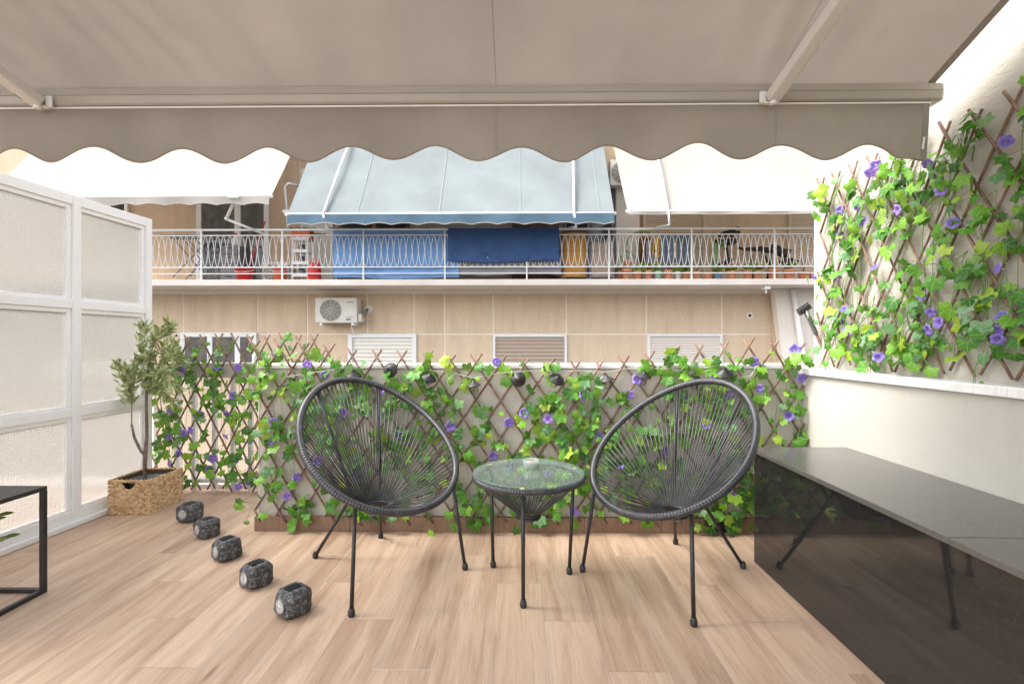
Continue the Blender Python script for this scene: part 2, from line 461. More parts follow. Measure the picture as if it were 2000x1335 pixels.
def flower_material():
    m = bpy.data.materials.new("morning_glory_petal"); m.use_nodes = True; n = N(m)
    out = n.t.nodes["Material Output"]; b = n.b
    uv = n.n("TexCoord").outputs["UV"]; sp = n.n("SeparateXYZ"); n.l(uv, sp.inputs[0])
    c = n.ramp(sp.outputs[0], [(0.05, (0.75, 0.68, 0.45)), (0.16, (0.50, 0.42, 0.72)), (0.4, (0.27, 0.18, 0.62)), (0.85, (0.30, 0.20, 0.66)), (1.0, (0.46, 0.38, 0.78))])
    st = n.ramp(n.noise(n.mapping(uv, (1.5, 40, 1)), 1.0, 2), [(0.35, (0.75, 0.7, 0.8)), (0.65, (1.15, 1.15, 1.1))])
    c = n.mix(0.6, c, st, 'MULTIPLY')
    oi = n.n("ObjectInfo").outputs["Random"]
    hs = n.n("HueSaturation"); n.l(c, hs.inputs["Color"]); n.l(n.math('ADD', 0.485, n.math('MULTIPLY', oi, 0.03)), hs.inputs["Hue"]); n.l(n.math('ADD', 0.8, n.math('MULTIPLY', oi, 0.4)), hs.inputs["Value"])
    n.l(hs.outputs[0], b.inputs["Base Color"]); b.inputs["Roughness"].default_value = 0.6
    tr = n.n("BsdfTranslucent"); n.l(hs.outputs[0], tr.inputs[0]); mx = n.n("MixShader"); mx.inputs[0].default_value = 0.3
    n.l(b.outputs[0], mx.inputs[1]); n.l(tr.outputs[0], mx.inputs[2]); n.l(mx.outputs[0], out.inputs[0])
    return m
M['flower'] = flower_material()
M['awning'] = translucent_mat("awning_canvas", (0.268, 0.241, 0.211), (0.232, 0.201, 0.171), 0.30, 1.7, 0.13)
M['valance'] = translucent_mat("valance_canvas", (0.285, 0.256, 0.22), (0.345, 0.302, 0.254), 0.40, 2.2, 0.15)
M['awning_hem'] = translucent_mat("awning_hem", (0.34, 0.31, 0.275), (0.30, 0.265, 0.23), 0.25, 3, 0.06)
M['binding'] = translucent_mat("tan_binding", (0.36, 0.29, 0.215), (0.3, 0.23, 0.16), 0.2)
M['canvas_white'] = translucent_mat("white_canvas", (0.44, 0.41, 0.372), (0.39, 0.35, 0.31), 0.25, 1.0, 0.08)
M['canvas_blue'] = translucent_mat("faded_blue_canvas", (0.245, 0.275, 0.28), (0.14, 0.165, 0.18), 0.2, 1.6, 0.10)
M['blue_seam'] = translucent_mat("pale_blue_seam", (0.30, 0.335, 0.34), (0.16, 0.19, 0.2), 0.2)
M['canvas_blue_deep'] = translucent_mat("blue_canvas_valance", (0.14, 0.22, 0.29), (0.13, 0.21, 0.30), 0.35, 4, 0.12)
M['cloth_blue'] = translucent_mat("light_blue_cotton", (0.27, 0.47, 0.78), (0.25, 0.45, 0.75), 0.3, 4, 0.08)
M['cloth_navy'] = translucent_mat("navy_cotton", (0.07, 0.125, 0.27), (0.07, 0.13, 0.29), 0.25, 4, 0.12)
M['cloth_grey'] = translucent_mat("grey_cotton", (0.36, 0.34, 0.36), (0.3, 0.28, 0.3), 0.25, 4, 0.1)
M['cloth_orange'] = translucent_mat("orange_canvas", (0.62, 0.33, 0.10), (0.6, 0.3, 0.08), 0.2, 3, 0.06)
M['cloth_beige'] = translucent_mat("beige_weave", (0.50, 0.38, 0.30), (0.4, 0.3, 0.24), 0.15, 12, 0.12)
M['denim'] = translucent_mat("faded_denim", (0.15, 0.19, 0.24), (0.1, 0.14, 0.2), 0.1, 14, 0.3)
M['cloth_yellow'] = translucent_mat("yellow_cloth", (0.60, 0.36, 0.06), (0.5, 0.3, 0.05), 0.2, 14, 0.25)
M['cloth_brown'] = translucent_mat("brown_cloth", (0.20, 0.10, 0.05), (0.2, 0.1, 0.05), 0.15, 10, 0.3)
def pattern_glass():
    m = bpy.data.materials.new("cross_reeded_glass"); m.use_nodes = True; n = N(m); out = n.t.nodes["Material Output"]
    b = n.b; b.inputs["Base Color"].default_value = (0.72, 0.72, 0.70, 1); b.inputs["Roughness"].default_value = 0.22
    b.inputs["Transmission Weight"].default_value = 1.0; b.inputs["IOR"].default_value = 1.2
    p = n.geo(); sp = n.n("SeparateXYZ"); n.l(p, sp.inputs[0])
    w = 2 * math.pi / 0.0125
    h = n.math('ADD', n.math('ABSOLUTE', n.math('SINE', n.math('MULTIPLY', sp.outputs[1], w / 2))), n.math('ABSOLUTE', n.math('SINE', n.math('MULTIPLY', sp.outputs[2], w / 2))))
    bn = n.bump(h, 0.08, 0.003)
    tr = n.n("BsdfTranslucent"); n.l(n.ramp(h, [(0.15, (0.205, 0.205, 0.20)), (0.95, (0.315, 0.315, 0.305))]), tr.inputs[0]); n.l(bn, tr.inputs["Normal"])
    mx = n.n("MixShader"); mx.inputs[0].default_value = 0.5
    n.l(b.outputs[0], mx.inputs[1]); n.l(tr.outputs[0], mx.inputs[2]); n.l(mx.outputs[0], out.inputs[0])
    return m
M['pattern_glass'] = pattern_glass()
def clear_glass(name, col, rough=0.02, pale_sheen=0.0):  # pale diffuse layer paints the glass's bright reflections into its colour
    """pane glass: tinted see-through with a Fresnel mirror, so daylight passes it"""
    m = bpy.data.materials.new(name); m.use_nodes = True; n = N(m); n.t.nodes.remove(n.b); n.b = None
    out = n.t.nodes["Material Output"]
    tr = n.n("BsdfTransparent"); tr.inputs[0].default_value = (*col, 1)
    gl = n.n("BsdfGlossy"); gl.inputs["Roughness"].default_value = rough; gl.inputs["Color"].default_value = (1, 1, 1, 1)
    fr = n.n("Fresnel"); fr.inputs["IOR"].default_value = 1.5
    mx = n.n("MixShader"); bf = n.n("NewGeometry").outputs["Backfacing"]; n.l(n.math("MULTIPLY", fr.outputs[0], n.math("SUBTRACT", 1.0, bf)), mx.inputs[0]); n.l(tr.outputs[0], mx.inputs[1]); n.l(gl.outputs[0], mx.inputs[2]); m2 = n.n("MixShader"); m2.inputs[0].default_value = pale_sheen; df = n.n("BsdfTranslucent"); df.inputs[0].default_value = (0.75, 0.9, 0.84, 1)
    d2 = n.n("BsdfDiffuse"); d2.inputs[0].default_value = (0.75, 0.9, 0.84, 1); m3 = n.n("MixShader"); m3.inputs[0].default_value = 0.6; n.l(df.outputs[0], m3.inputs[1]); n.l(d2.outputs[0], m3.inputs[2])
    n.l(mx.outputs[0], m2.inputs[1]); n.l(m3.outputs[0], m2.inputs[2]); n.l(m2.outputs[0], out.inputs[0])
    return m
M['glass'] = clear_glass("clear_glass", (0.90, 0.97, 0.94), 0.03, 0.10)
M['glass_clear'] = clear_glass("ashtray_glass", (0.86, 0.87, 0.86), 0.03, 0.32)
M['brass'] = mat("brass_pad", (0.62, 0.48, 0.20), 0.4, 0.2)
M['wax'] = mat("copper_tin", (0.36, 0.26, 0.20), 0.4, 0.3)
M['lens'] = speckled("lamp_lens", (0.26, 0.25, 0.23), (0.60, 0.58, 0.55), 90, 0.2, 0.6, 160, 0.004)
M['solar'] = mat("solar_cell", (0.012, 0.014, 0.022), 0.15)
M['bulb'] = clear_glass("bulb_glass", (0.95, 0.95, 0.92), 0.05)
M['cable'] = mat("clear_cable", (0.55, 0.55, 0.50), 0.4)
M['asphalt'] = speckled("asphalt", (0.045, 0.045, 0.047), (0.065, 0.065, 0.066), 3, 0.9, 0.3, 60, 0.01)
M['terrace_side'] = M['cream_wall']

# ------------------------------------------------------------------ the setting: street and terrace floor
g = G(); g.add([(-150, -150, -8), (150, -150, -8), (150, 150, -8), (-150, 150, -8)], [(0, 1, 2, 3)])
tag(g.build("street", M['asphalt']), kind="structure")
g = G(); g.box(-4.2, -1.4, -0.25, 2.2, 3.52, 0.0)
tag(g.build("terrace_floor", M['floor']), kind="structure")
g = G(); g.box(-4.2, 3.523, -0.25, -1.2, 3.66, 0.03)
tag(g.build("floor_kerb", M['slab']), kind="structure")

# ------------------------------------------------------------------ low parapet wall at the back
WL, WR, WY = -1.487, 1.60, 2.76
t = thing("parapet_wall", (0, WY, 0), "low grey cream parapet wall behind the two chairs, covered by the wide ivy trellis", "wall")
g = G(); g.box(WL, WY, 0.0, WR, WY + 0.2, 0.918); g.build("wall_body", M['parapet'], t, bev=0.006)
g = G(); g.box(WL - 0.006, WY - 0.006, 0.9185, WR, WY + 0.21, 0.941); g.build("coping", M['marble'], t, bev=0.004)
SK_Y = 2.733
t2 = G()
x = WL - 0.004; k = 0
segs = [(WL - 0.006, -0.95), (-0.948, -0.29), (-0.288, 0.37), (0.372, 0.80), (0.802, 1.062)]
g = G()
for a, b in segs: g.box(a, SK_Y, 0.001, b, WY - 0.001, 0.083)
g.box(1.062, SK_Y, 0.066, 1.205, WY - 0.001, 0.083)
g.box(1.207, SK_Y, 0.001, 1.598, WY - 0.001, 0.083)
g.build("skirting", M['skirting'], t, bev=0.0015)
g = G(); g.box(1.064, 2.752, 0.002, 1.203, WY - 0.0012, 0.065); g.build("drain_opening", M['solar'], t)

# ------------------------------------------------------------------ right wall: lower wall, marble coping, tall upper wall
t = thing("side_wall", (1.7, 1.0, 0), "tall cream plastered wall on the right, rough on its upper half, with a marble ledge", "wall")
g = G(); g.box(1.60, -1.4, 0.001, 1.95, 2.965, 0.889); g.build("lower_wall", M['cream_wall'], t)
g = G(); g.box(1.578, 1.905, 0.8895, 1.69, 2.97, 0.925); g.build("coping", M['marble'], t, bev=0.004)
g = G(); g.box(1.576, -1.4, 0.890, 1.69, 1.902, 0.926); g.build("coping", M['marble'], t, bev=0.004)
g = G(); g.box(1.6905, -1.4, 0.8895, 1.95, 2.80, 4.6); g.build("upper_wall", M['rough_plaster'], t)

# ------------------------------------------------------------------ dark stone bench
t = thing("stone_bench", (1.37, 1.0, 0), "long polished dark stone bench along the right wall, reflecting a chair's legs", "bench")
BY = 2.385
g = G(); g.box(1.15, 1.302, 0.001, 1.5995, BY, 0.5385); g.build("front_panel", M['bench_front'], t)
g = G(); g.box(1.15, -1.0, 0.001, 1.5995, 1.3018, 0.5385); g.build("front_panel", M['bench_front'], t)
g = G(); g.box(1.128, 1.290, 0.539, 1.5995, BY + 0.005, 0.558); g.build("top_slab", M['bench_top'], t, bev=0.0025)
g = G(); g.box(1.128, -1.0, 0.539, 1.5995, 1.288, 0.558); g.build("top_slab", M['bench_top'], t, bev=0.0025)
g = G()
Mx = Matrix.Rotation(R(-90), 4, 'Y')
g.lathe([(0.0, 0.0), (0.017, 0.0), (0.02, 0.003), (0.014, 0.005), (0.0, 0.005)], 20, (1.1498, 2.33, 0.435), Mx)
g.build("cable_cap", M['black_metal'], t, True)

# ------------------------------------------------------------------ white glazed partition on the left
def partition():
    t = thing("glass_partition", (-2.62, 2.4, 0), "white framed partition with cross reeded glass panes, left edge of the terrace", "partition")
    a = math.atan2(0.045, 0.93)
    def pt(s, o, z):    # s along Y, o outward toward the terrace (+X)
        return (-2.628 + (s - 2.4) * math.tan(a) + o, s, z)
    def bar(g, s0, s1, z0, z1, o0, o1):
        vs = [pt(s, o, z) for z in (z0, z1) for s in (s0, s1) for o in (o0, o1)]
        g.add(vs, [(0, 2, 3, 1), (4, 5, 7, 6), (0, 1, 5, 4), (2, 6, 7, 3), (0, 4, 6, 2), (1, 3, 7, 5)])
    posts = [1.23, 1.77, 2.295, 2.82, 3.345]
    hw = 0.024
    rails = [(0.032, 0.085), (0.634, 0.684), (1.264, 1.313), (1.868, 1.925)]
    for p_ in posts:
        g = G(); bar(g, p_ - hw, p_ + hw, 0.032, 1.925, -0.02, 0.024); g.build("post", M['white_paint'], t, bev=0.003)
    for i in range(len(posts) - 1):
        s0, s1 = posts[i] + hw + 0.0005, posts[i + 1] - hw - 0.0005
        for z0, z1 in rails:
            g = G(); bar(g, s0, s1, z0, z1, -0.02, 0.021); g.build("rail", M['white_paint'], t, bev=0.003)
        for j in range(3):
            z0, z1 = rails[j][1] + 0.0005, rails[j + 1][0] - 0.0005
            w = 0.016
            g = G()
            bar(g, s0, s1, z0, z0 + w, -0.014, 0.010); bar(g, s0, s1, z1 - w * 1.5, z1, -0.014, 0.010)
            bar(g, s0, s0 + w, z0 + w, z1 - w * 1.5, -0.014, 0.010); bar(g, s1 - w * 1.6, s1, z0 + w, z1 - w * 1.5, -0.014, 0.010)
            sash = g.build("sash", M['white_paint'], t, bev=0.002)
            g = G(); bar(g, s0 + w * 0.7, s1 - w * 1.2, z0 + w * 0.7, z1 - w, -0.005, -0.001)
            g.build("glass_pane", M['pattern_glass'], sash)
    g = G(); bar(g, 1.2, 3.372, 0.001, 0.0315, -0.03, 0.048); g.build("kerb", M['white_paint'], t, bev=0.004)
    return t
partition()

# ------------------------------------------------------------------ railing at the back left
t = thing("terrace_railing", (-2.0, 3.46, 0), "cream railing with a broad top board behind the narrow left trellis", "railing")
g = G(); g.box(-3.4, 3.44, 0.815, -1.25, 3.50, 0.922); g.build("top_board", M['parapet'], t, bev=0.004)
g = G(); g.box(-3.4, 3.45, 0.062, -1.25, 3.49, 0.092); g.build("bottom_rail", M['white_metal'], t, bev=0.003)
for u in (300, 348, 380, 420, 456, 490, 525, 560):
    x = P(u, 800, 3.47).x
    g = G(); g.box(x - 0.013, 3.455, 0.0001, x + 0.013, 3.485, 0.8148); g.build("baluster", M['white_metal'], t)

# ------------------------------------------------------------------ ivy trellises
OUT = [(0, .60), (.09, .49), (.17, .39), (.25, .33), (.37, .34), (.49, .29), (.47, .17), (.40, .07), (.44, -.05), (.41, -.19), (.29, -.27), (.13, -.25), (0, -.15)]
OUT = OUT + [(-x_, y_) for x_, y_ in OUT[-2:0:-1]]
def add_leaf(g, pos, nrm, tip, size, curl):
    nrm = nrm.normalized(); tip = (tip - nrm * tip.dot(nrm)).normalized(); rt = tip.cross(nrm)
    b = len(g.v)
    def z(x_, y_): return 0.24 * abs(x_) - curl * (x_ * x_ + (y_ - .1) ** 2) + 0.03 * math.sin(9 * x_ + 5 * y_)
    ctr = (0, 0.05)
    pts = [ctr] + [(x_ * .5, .05 + (y_ - .05) * .5) for x_, y_ in OUT] + OUT
    for x_, y_ in pts:
        g.uv[len(g.v)] = (x_, y_)
        g.v.append(tuple(pos + rt * (x_ * size) + tip * ((y_ + .16) * size) + nrm * (z(x_, y_) * size)))
    n = len(OUT)
    for i in range(n):
        j = (i + 1) % n
        g.f.append((b, b + 1 + i, b + 1 + j))
        g.f.append((b + 1 + i, b + 1 + n + i, b + 1 + n + j, b + 1 + j))
flower_meshes = []
def flower_mesh(k, rr):
    g = G(); n = 30
    prof = [(0.004, -0.030), (0.006, -0.018), (0.010, -0.007), (0.018, 0.001), (0.026, 0.003), (0.032, 0.001 - 0.004 * rr.random())]
    for i, (r0, z0) in enumerate(prof):
        for a in range(n):
            th = 2 * math.pi * a / n
            lob = 1 + (0.09 * math.cos(5 * th + k)) * (i / 5) ** 2
            z1 = z0 + 0.004 * math.sin(5 * th + 1.3 * k) * (i / 5) ** 2 + rr.uniform(-1, 1) * 0.0012 * (i / 5)
            g.uv[len(g.v)] = (i / 5, a / n)
            g.v.append((r0 * lob * math.cos(th), r0 * lob * math.sin(th), z1))
    for i in range(5):
        for a in range(n):
            b = (a + 1) % n
            g.f.append((i * n + a, i * n + b, (i + 1) * n + b, (i + 1) * n + a))
    o = g.build("flower", M['flower'], None, True)
    me = o.data; bpy.data.objects.remove(o)
    return me
for k in range(5): flower_meshes.append(flower_mesh(k, random.Random(k)))

def trellis(name, label, fn, face, s0, s1, zb, zt, spacing, tanA, seed, nsprig, leaf, flowers, warp=None, skip=None, stick_r=0.0062, fscale=1.0, groups=1, density=None):
    """fn(s, z, o): point at distance s along, height z, o toward the viewer; face: outward normal"""
    rr = random.Random(seed)
    base = fn((s0 + s1) / 2, zb, 0)
    t = thing(name, base, label, "trellis")
    wz = warp or (lambda s: 0.0)
    def zz(s, z): return z + wz(s) * (z - zb) / (zt - zb)
    g = G()
    Hh = zt - zb
    kmin = int(-(Hh / tanA) / spacing) - 2; kmax = int((s1 - s0 + Hh / tanA) / spacing) + 2
    dz = 0.04
    for fam in (1, -1):
        for k in range(kmin, kmax + 1):
            st = s0 + k * spacing     # where this stick meets the top crossing height zt - dz
            pts = []
            nseg = 14
            lo = zb + rr.uniform(-0.012, 0.02); hi = zt + rr.uniform(-0.012, 0.015)
            ph = rr.uniform(0, 6); am = rr.uniform(0.001, 0.004)
            for i in range(nseg + 1):
                z = lo + (hi - lo) * i / nseg
                s = st + fam * (z - (zt - dz)) / tanA + am * math.sin(ph + z * 6)
                if s < s0 - 0.035 or s > s1 + 0.035: continue
                pts.append(fn(s, zz(s, z), (0.012 if fam < 0 else 0.0) + 0.003 * math.sin(ph * 2 + z * 9)))
            if len(pts) < 2: continue
            rs = [stick_r * (0.9 + 0.2 * rr.random()) for _ in pts]
            g.tube(pts, rs, 6)
    g.build("lattice", M['stick'], t, True)
    gl = G(); gv = G()
    up = Vector((0, 0, 1)); side = face.cross(up)
    made = 0; tries = 0
    nodes = []
    while made < nsprig and tries < nsprig * 30:
        tries += 1
        z = zb + 0.03 + (zt - zb - 0.075) * rr.random(); s = s0 + (s1 - s0) * rr.random()
        # snap to the nearest "\" stick
        fam = rr.choice((1, -1))
        k = round((s - s0 - fam * (z - zt + dz) / tanA) / spacing)
        s = s0 + k * spacing + fam * (z - zt + dz) / tanA
        if s < s0 - 0.02 or s > s1 + 0.02: continue
        if density and rr.random() > density((s - s0) / (s1 - s0), (z - zb) / (zt - zb)): continue
        c = fn(s, zz(s, z), 0.02)
        if skip and skip(c): continue
        nodes.append((s, z))
        nl = rr.randint(1, 4)
        for i in range(nl):
            off = side * rr.gauss(0, 0.044) + up * rr.gauss(0, 0.048) + face * rr.uniform(0.0, 0.045)
            p = c + off
            if off.dot(up) > 0.05: off -= up * 0.04; p = c + off
            ta = rr.gauss(0, 1.0); tip = -up * math.cos(ta) + side * math.sin(ta)
            nrm = face + side * rr.gauss(0, 0.55) + up * rr.gauss(0.25, 0.5)
            add_leaf(gl, p, nrm, tip, leaf * rr.choice((0.6, 0.75, 0.9, 1.0, 1.15, 1.3)) * rr.uniform(.92, 1.08), rr.uniform(0.1, 0.75))
            if off.length > 0.03 or rr.random() < 0.4:
                q = p + face * 0.004
                gv.tube([c + up * 0.03, (c + q) / 2 + up * 0.025 + face * .008, q], 0.0011, 4)
        made += 1
    # runners linking neighbouring sprigs
    nodes.sort()
    for i in range(len(nodes) - 3):
        a = nodes[i]; b = nodes[i + rr.randint(1, 3)]
        if abs(a[0] - b[0]) < 0.25 and abs(a[1] - b[1]) < 0.35:
            pts = []
            for q in range(7):
                f_ = q / 6; s = a[0] + (b[0] - a[0]) * f_; z = a[1] + (b[1] - a[1]) * f_
                pts.append(fn(s, zz(s, z), 0.018 + 0.012 * math.sin(f_ * 3.14)) + up * 0.02 * math.sin(f_ * 3.14))
            gv.tube(pts, 0.0013, 4)
    tag(gl.build("ivy_leaves", M['ivy'], t, True), kind="stuff")
    tag(gv.build("vine_stems", M['vine'], t), kind="stuff")
    for i, p in enumerate(flowers):
        o = bpy.data.objects.new("flower", flower_meshes[i % 5]); COL.objects.link(o); o.parent = t
        nrm = (face + side * rr.gauss(0, 0.5) + up * rr.gauss(0.1, 0.45)).normalized()
        q = nrm.to_track_quat('Z', 'Y')
        o.rotation_mode = 'QUATERNION'; o.rotation_quaternion = q
        sc = rr.uniform(0.7, 1.0) * fscale; o.scale = (sc, sc, sc)
        o.location = Vector(p) - t.location
    return t

# back wall trellis
fl_back = [(535, 823), (530, 860), (580, 932), (560, 968), (600, 712), (634, 732), (672, 805), (838, 742), (655, 815), (880, 832), (994, 825), (1024, 806), (1071, 817), (918, 985), (963, 890),
           (970, 706), (1120, 1000), (1140, 772), (1230, 770), (1172, 853), (1246, 740), (1336, 782), (1300, 880), (1422, 768), (1432, 970), (1566, 738), (1540, 812), (1484, 758), (1472, 706), (1553, 682),
           (745, 760), (700, 930), (780, 850), (1210, 905), (1380, 830), (620, 900), (1395, 735)]
def back_fn(s, z, o): return Vector((s, 2.742 - o, z))
def back_warp(s):
    f_ = (s + 1.49) / 3.1
    pts = [(0, 0.085), (0.08, 0.075), (0.18, 0.035), (0.32, 0.012), (0.5, -0.02), (0.6, -0.045), (0.68, -0.01), (0.8, 0.055), (0.92, 0.09), (1.0, 0.05)]
    for (a, va), (b, vb) in zip(pts, pts[1:]):
        if f_ <= b: return va + (vb - va) * max(0, (f_ - a) / (b - a))
    return pts[-1][1]
trellis("ivy_trellis", "wide willow lattice with ivy and purple flowers on the low wall behind the chairs", back_fn, Vector((0, -1, 0)),
        -1.49, 1.585, 0.045, 1.0, 0.139, 1.52, 11, 400, 0.061, [P(u, v, 2.70) for u, v in fl_back], back_warp)
# left trellis on the railing
fl_left = [(356, 722), (346, 752), (417, 722), (431, 722), (465, 718), (410, 775), (455, 772), (487, 768), (335, 800), (390, 810), (443, 808), (330, 853), (356, 845), (372, 840), (440, 852), (490, 860), (348, 886), (415, 895), (462, 898), (408, 915), (465, 950), (482, 940), (330, 905), (540, 690)]
def left_fn(s, z, o): return Vector((s, 3.415 - o, z))
trellis("ivy_trellis", "narrow willow lattice with ivy standing against the railing beside the olive tree", left_fn, Vector((0, -1, 0)),
        -2.56, -1.38, 0.02, 1.12, 0.112, 1.95, 23, 150, 0.060, [P(u, v, 3.37) for u, v in fl_left])
# right trellis on the upper wall
fl_right = [(1698, 338), (1640, 410), (1673, 405), (1752, 410), (1684, 432), (1837, 373), (1861, 435), (1890, 440), (1783, 525), (1640, 457), (1590, 541), (1637, 541), (1707, 521), (1800, 578), (1818, 610), (1812, 645), (1832, 630), (1947, 524), (1955, 618), (1950, 645), (1948, 662), (1716, 697), (1648, 603), (1644, 626), (1655, 647), (1811, 320), (1965, 276), (1710, 323)]
def right_fn(s, z, o): return Vector((1.674 - o, 2.78 - s, z))
def right_warp(s): return 0.02 - 0.05 * s
trellis("ivy_trellis", "large willow lattice with ivy hung high on the right wall above the marble ledge", right_fn, Vector((-1, 0, 0)),
        0.075, 1.50, 0.945, 1.95, 0.131, 1.85, 37, 205, 0.060, [PX(u, v, 1.63) for u, v in fl_right], right_warp, stick_r=0.0056, fscale=0.8)

# ------------------------------------------------------------------ string of little lanterns
lan = [(690, 730, 20, 10), (762, 722, 75, 0), (838, 737, 28, 25), (925, 752, 6, -4), (1012, 740, 80, 5), (1088, 740, 42, 30), (1185, 741, 10, -8), (1257, 734, 14, 12), (1353, 741, 25, -15), (1415, 727, 40, -5)]
def make_lantern(i, u, v, tilt, roll, label):
    p = P(u, v, 2.69)
    t = thing("lantern", (0, 0, 0), label, "lantern", "little black lanterns strung along the low wall")
    g = G(); g.lathe([(0.006, 0.026), (0.012, 0.018), (0.020, 0.012), (0.041, 0.0), (0.043, -0.002), (0.040, -0.003), (0.018, 0.008), (0.006, 0.012)], 22)
    g.build("shade", M['black_metal'], t, True)
    g = G()
    for k in range(6):
        a = k * math.pi / 3
        g.tube([(0.026 * math.cos(a), 0.026 * math.sin(a), 0.004), (0.024 * math.cos(a), 0.024 * math.sin(a), -0.03), (0.017 * math.cos(a), 0.017 * math.sin(a), -0.05)], 0.0011, 4)
    for r0, z0 in ((0.025, -0.014), (0.0235, -0.032), (0.017, -0.05)):
        g.tube([(r0 * math.cos(a * 0.4), r0 * math.sin(a * 0.4), z0) for a in range(16)], 0.0011, 4, True)
    g.build("cage", M['black_metal'], t)
    g = G(); g.ell((0, 0, -0.018), 0.012, 0.012, 0.017, 12, 8); g.build("bulb", M['bulb'], t, True)
    g = G(); g.tube([(0.007 * math.cos(a * 0.63), 0, 0.032 + 0.007 * math.sin(a * 0.63)) for a in range(10)], 0.0014, 4, True); g.build("hook", M['black_metal'], t)
    t.location = p; t.rotation_euler = (R(tilt), R(roll), R(rnd.uniform(-20, 20)))
    return p
lan_labels = ["black lantern leaning behind the top of the left chair's rim", "tipped black lantern showing its dark inside, just right of the left chair's top",
              "black lantern tilted sideways beside the left chair's sloping right rim", "black lantern hanging upright left of the middle of the low wall, wire cage showing",
              "black lantern facing the viewer straight on, above the glass table", "black lantern tilted right, just right of the one facing the viewer",
              "black lantern hanging upright left of the right chair's rim, half among leaves", "black lantern beside a purple flower, above the right chair's left shoulder",
              "black lantern half hidden by the crown of the right chair's rim", "black lantern above the right side of the right chair's rim, rightmost of the string"]
wire = []
for i, (a, lb) in enumerate(zip(lan, lan_labels)):
    p = make_lantern(i, *a, lb)
    if wire:
        q = wire[-1]; wire.append((q + p) / 2 + Vector((0, 0.01, -0.012 + 0.04)))
    wire.append(p + Vector((0, 0.006, 0.04)))
wire = [P(560, 735, 2.70)] + wire + [P(1440, 735, 2.69), P(1465, 735, 2.69), P(1478, 715, 2.70)]
g = G(); g.tube(wire, 0.0016, 5); tag(g.build("light_cable", M['cable']), "thin pale cable from which the little black lanterns hang along the wall", "cable")

# ------------------------------------------------------------------ woven cord chairs
RW, RL, RZ, RA, REGG = 0.3533, 0.3567, 0.613, 0.2554, 0.0958
def rim_pt(th):
    s_ = math.cos(th)
    return Vector((RL * s_, RW * math.sin(th) * (1 + REGG * s_), RZ - RA * s_ + 0.0015 * math.cos(2 * th)))
def make_chair(label):
    t = thing("cord_chair", (0, 0, 0), label, "chair", "round woven cord chairs either side of the glass table")
    g = G(); n = 760
    g.tube([rim_pt(2 * math.pi * i / n) for i in range(n)], [0.0158 + (0.0011 if i % 4 < 2 else -0.0007) for i in range(n)], 10, True)
    g.build("rim", M['rim'], t, True)
    base = Vector((-0.012, 0, 0.296)); br = 0.058
    g = G()
    nc = 80
    rr = random.Random(3)
    for i in range(nc):
        th = 2 * math.pi * (i + 0.5) / nc
        a = rim_pt(th); ph = th
        b = base + Vector((br * math.cos(ph), br * math.sin(ph), 0.0))
        if i % 2: b += Vector((0, 0, -0.006))
        m = (a + b) / 2 + Vector((0, 0, -0.006 - 0.006 * rr.random()))
        d = (a - b).normalized()
        g.tube([a + Vector((0, 0, 0.004)), m, b, b - d * 0.006 - Vector((0, 0, 0.01))], 0.0030, 6)
    g.build("cords", M['cord'], t, True)
    g = G()
    g.tube([base + Vector((br * math.cos(a * 0.2094), br * math.sin(a * 0.2094), -0.008)) for a in range(30)], 0.007, 8, True)
    g.tube([base + Vector((br * 1.0 * math.cos(a * 0.2094), br * math.sin(a * 0.2094), -0.024)) for a in range(30)], 0.005, 8, True)
    g.build("base_ring", M['black_metal'], t, True)
    for a in (0.7, -0.7, math.pi - 0.6, math.pi + 0.6):
        g = G(); g.obox(base + Vector((0.055 * math.cos(a), 0.055 * math.sin(a), -0.02)), base + Vector((0.125 * math.cos(a), 0.12 * math.sin(a), -0.012)), 0.022, 0.005); g.build("bracket", M['grey_metal'], t)
    def foot(leg, p, d):
        g = G(); x = d.normalized().to_track_quat('Z', 'Y').to_matrix().to_4x4()
        g.lathe([(0, 0.0), (0.0115, 0.0), (0.014, 0.006), (0.014, 0.02), (0.0105, 0.027), (0.0105, 0.031), (0, 0.031)], 14, (p.x, p.y, 0.0005), Matrix.Identity(4) if abs(d.normalized().z) > .97 else Matrix.Rotation(0.0, 4, 'X'))
        g.build("foot", M['black_metal'], leg, True)
    for s_ in (1, -1):
        f_ = Vector((0.309, 0.281 * s_, 0.0)); top = rim_pt(s_ * math.radians(40)) + Vector((-0.010, 0, -0.014))
        g = G(); g.tube([f_ + Vector((0, 0, 0.012)), f_.lerp(top, 0.5), top], 0.0083, 10)
        leg = g.build("leg", M['black_metal'], t, True); foot(leg, f_, top - f_)
        low = Vector((-0.12, 0.075 * s_, 0.33))
        f2 = Vector((-0.302, 0.178 * s_, 0.0)); tp = rim_pt(s_ * math.radians(149)) + Vector((0.004, 0, -0.012))
        g = G(); g.tube([f2 + Vector((0, 0, 0.012)), f2.lerp(low, 0.6), f2.lerp(low, .93) , low, low.lerp(tp, 0.06), low.lerp(tp, 0.5), tp], 0.0083, 10)
        leg = g.build("leg", M['black_metal'], t, True); foot(leg, f2, low - f2)
    return t
ch = make_chair("left grey woven cord chair, turned to face right, beside the stone lamps")
ch2 = copy_tree(ch)
ch2["label"] = "right grey woven cord chair, turned to face left, next to the dark bench"
ch.location = (-0.6667, 2.3085, 0); ch.rotation_euler = (0, 0, -0.795)
ch2.location = (0.7177, 2.2572, 0); ch2.rotation_euler = (0, 0, 3.8415)

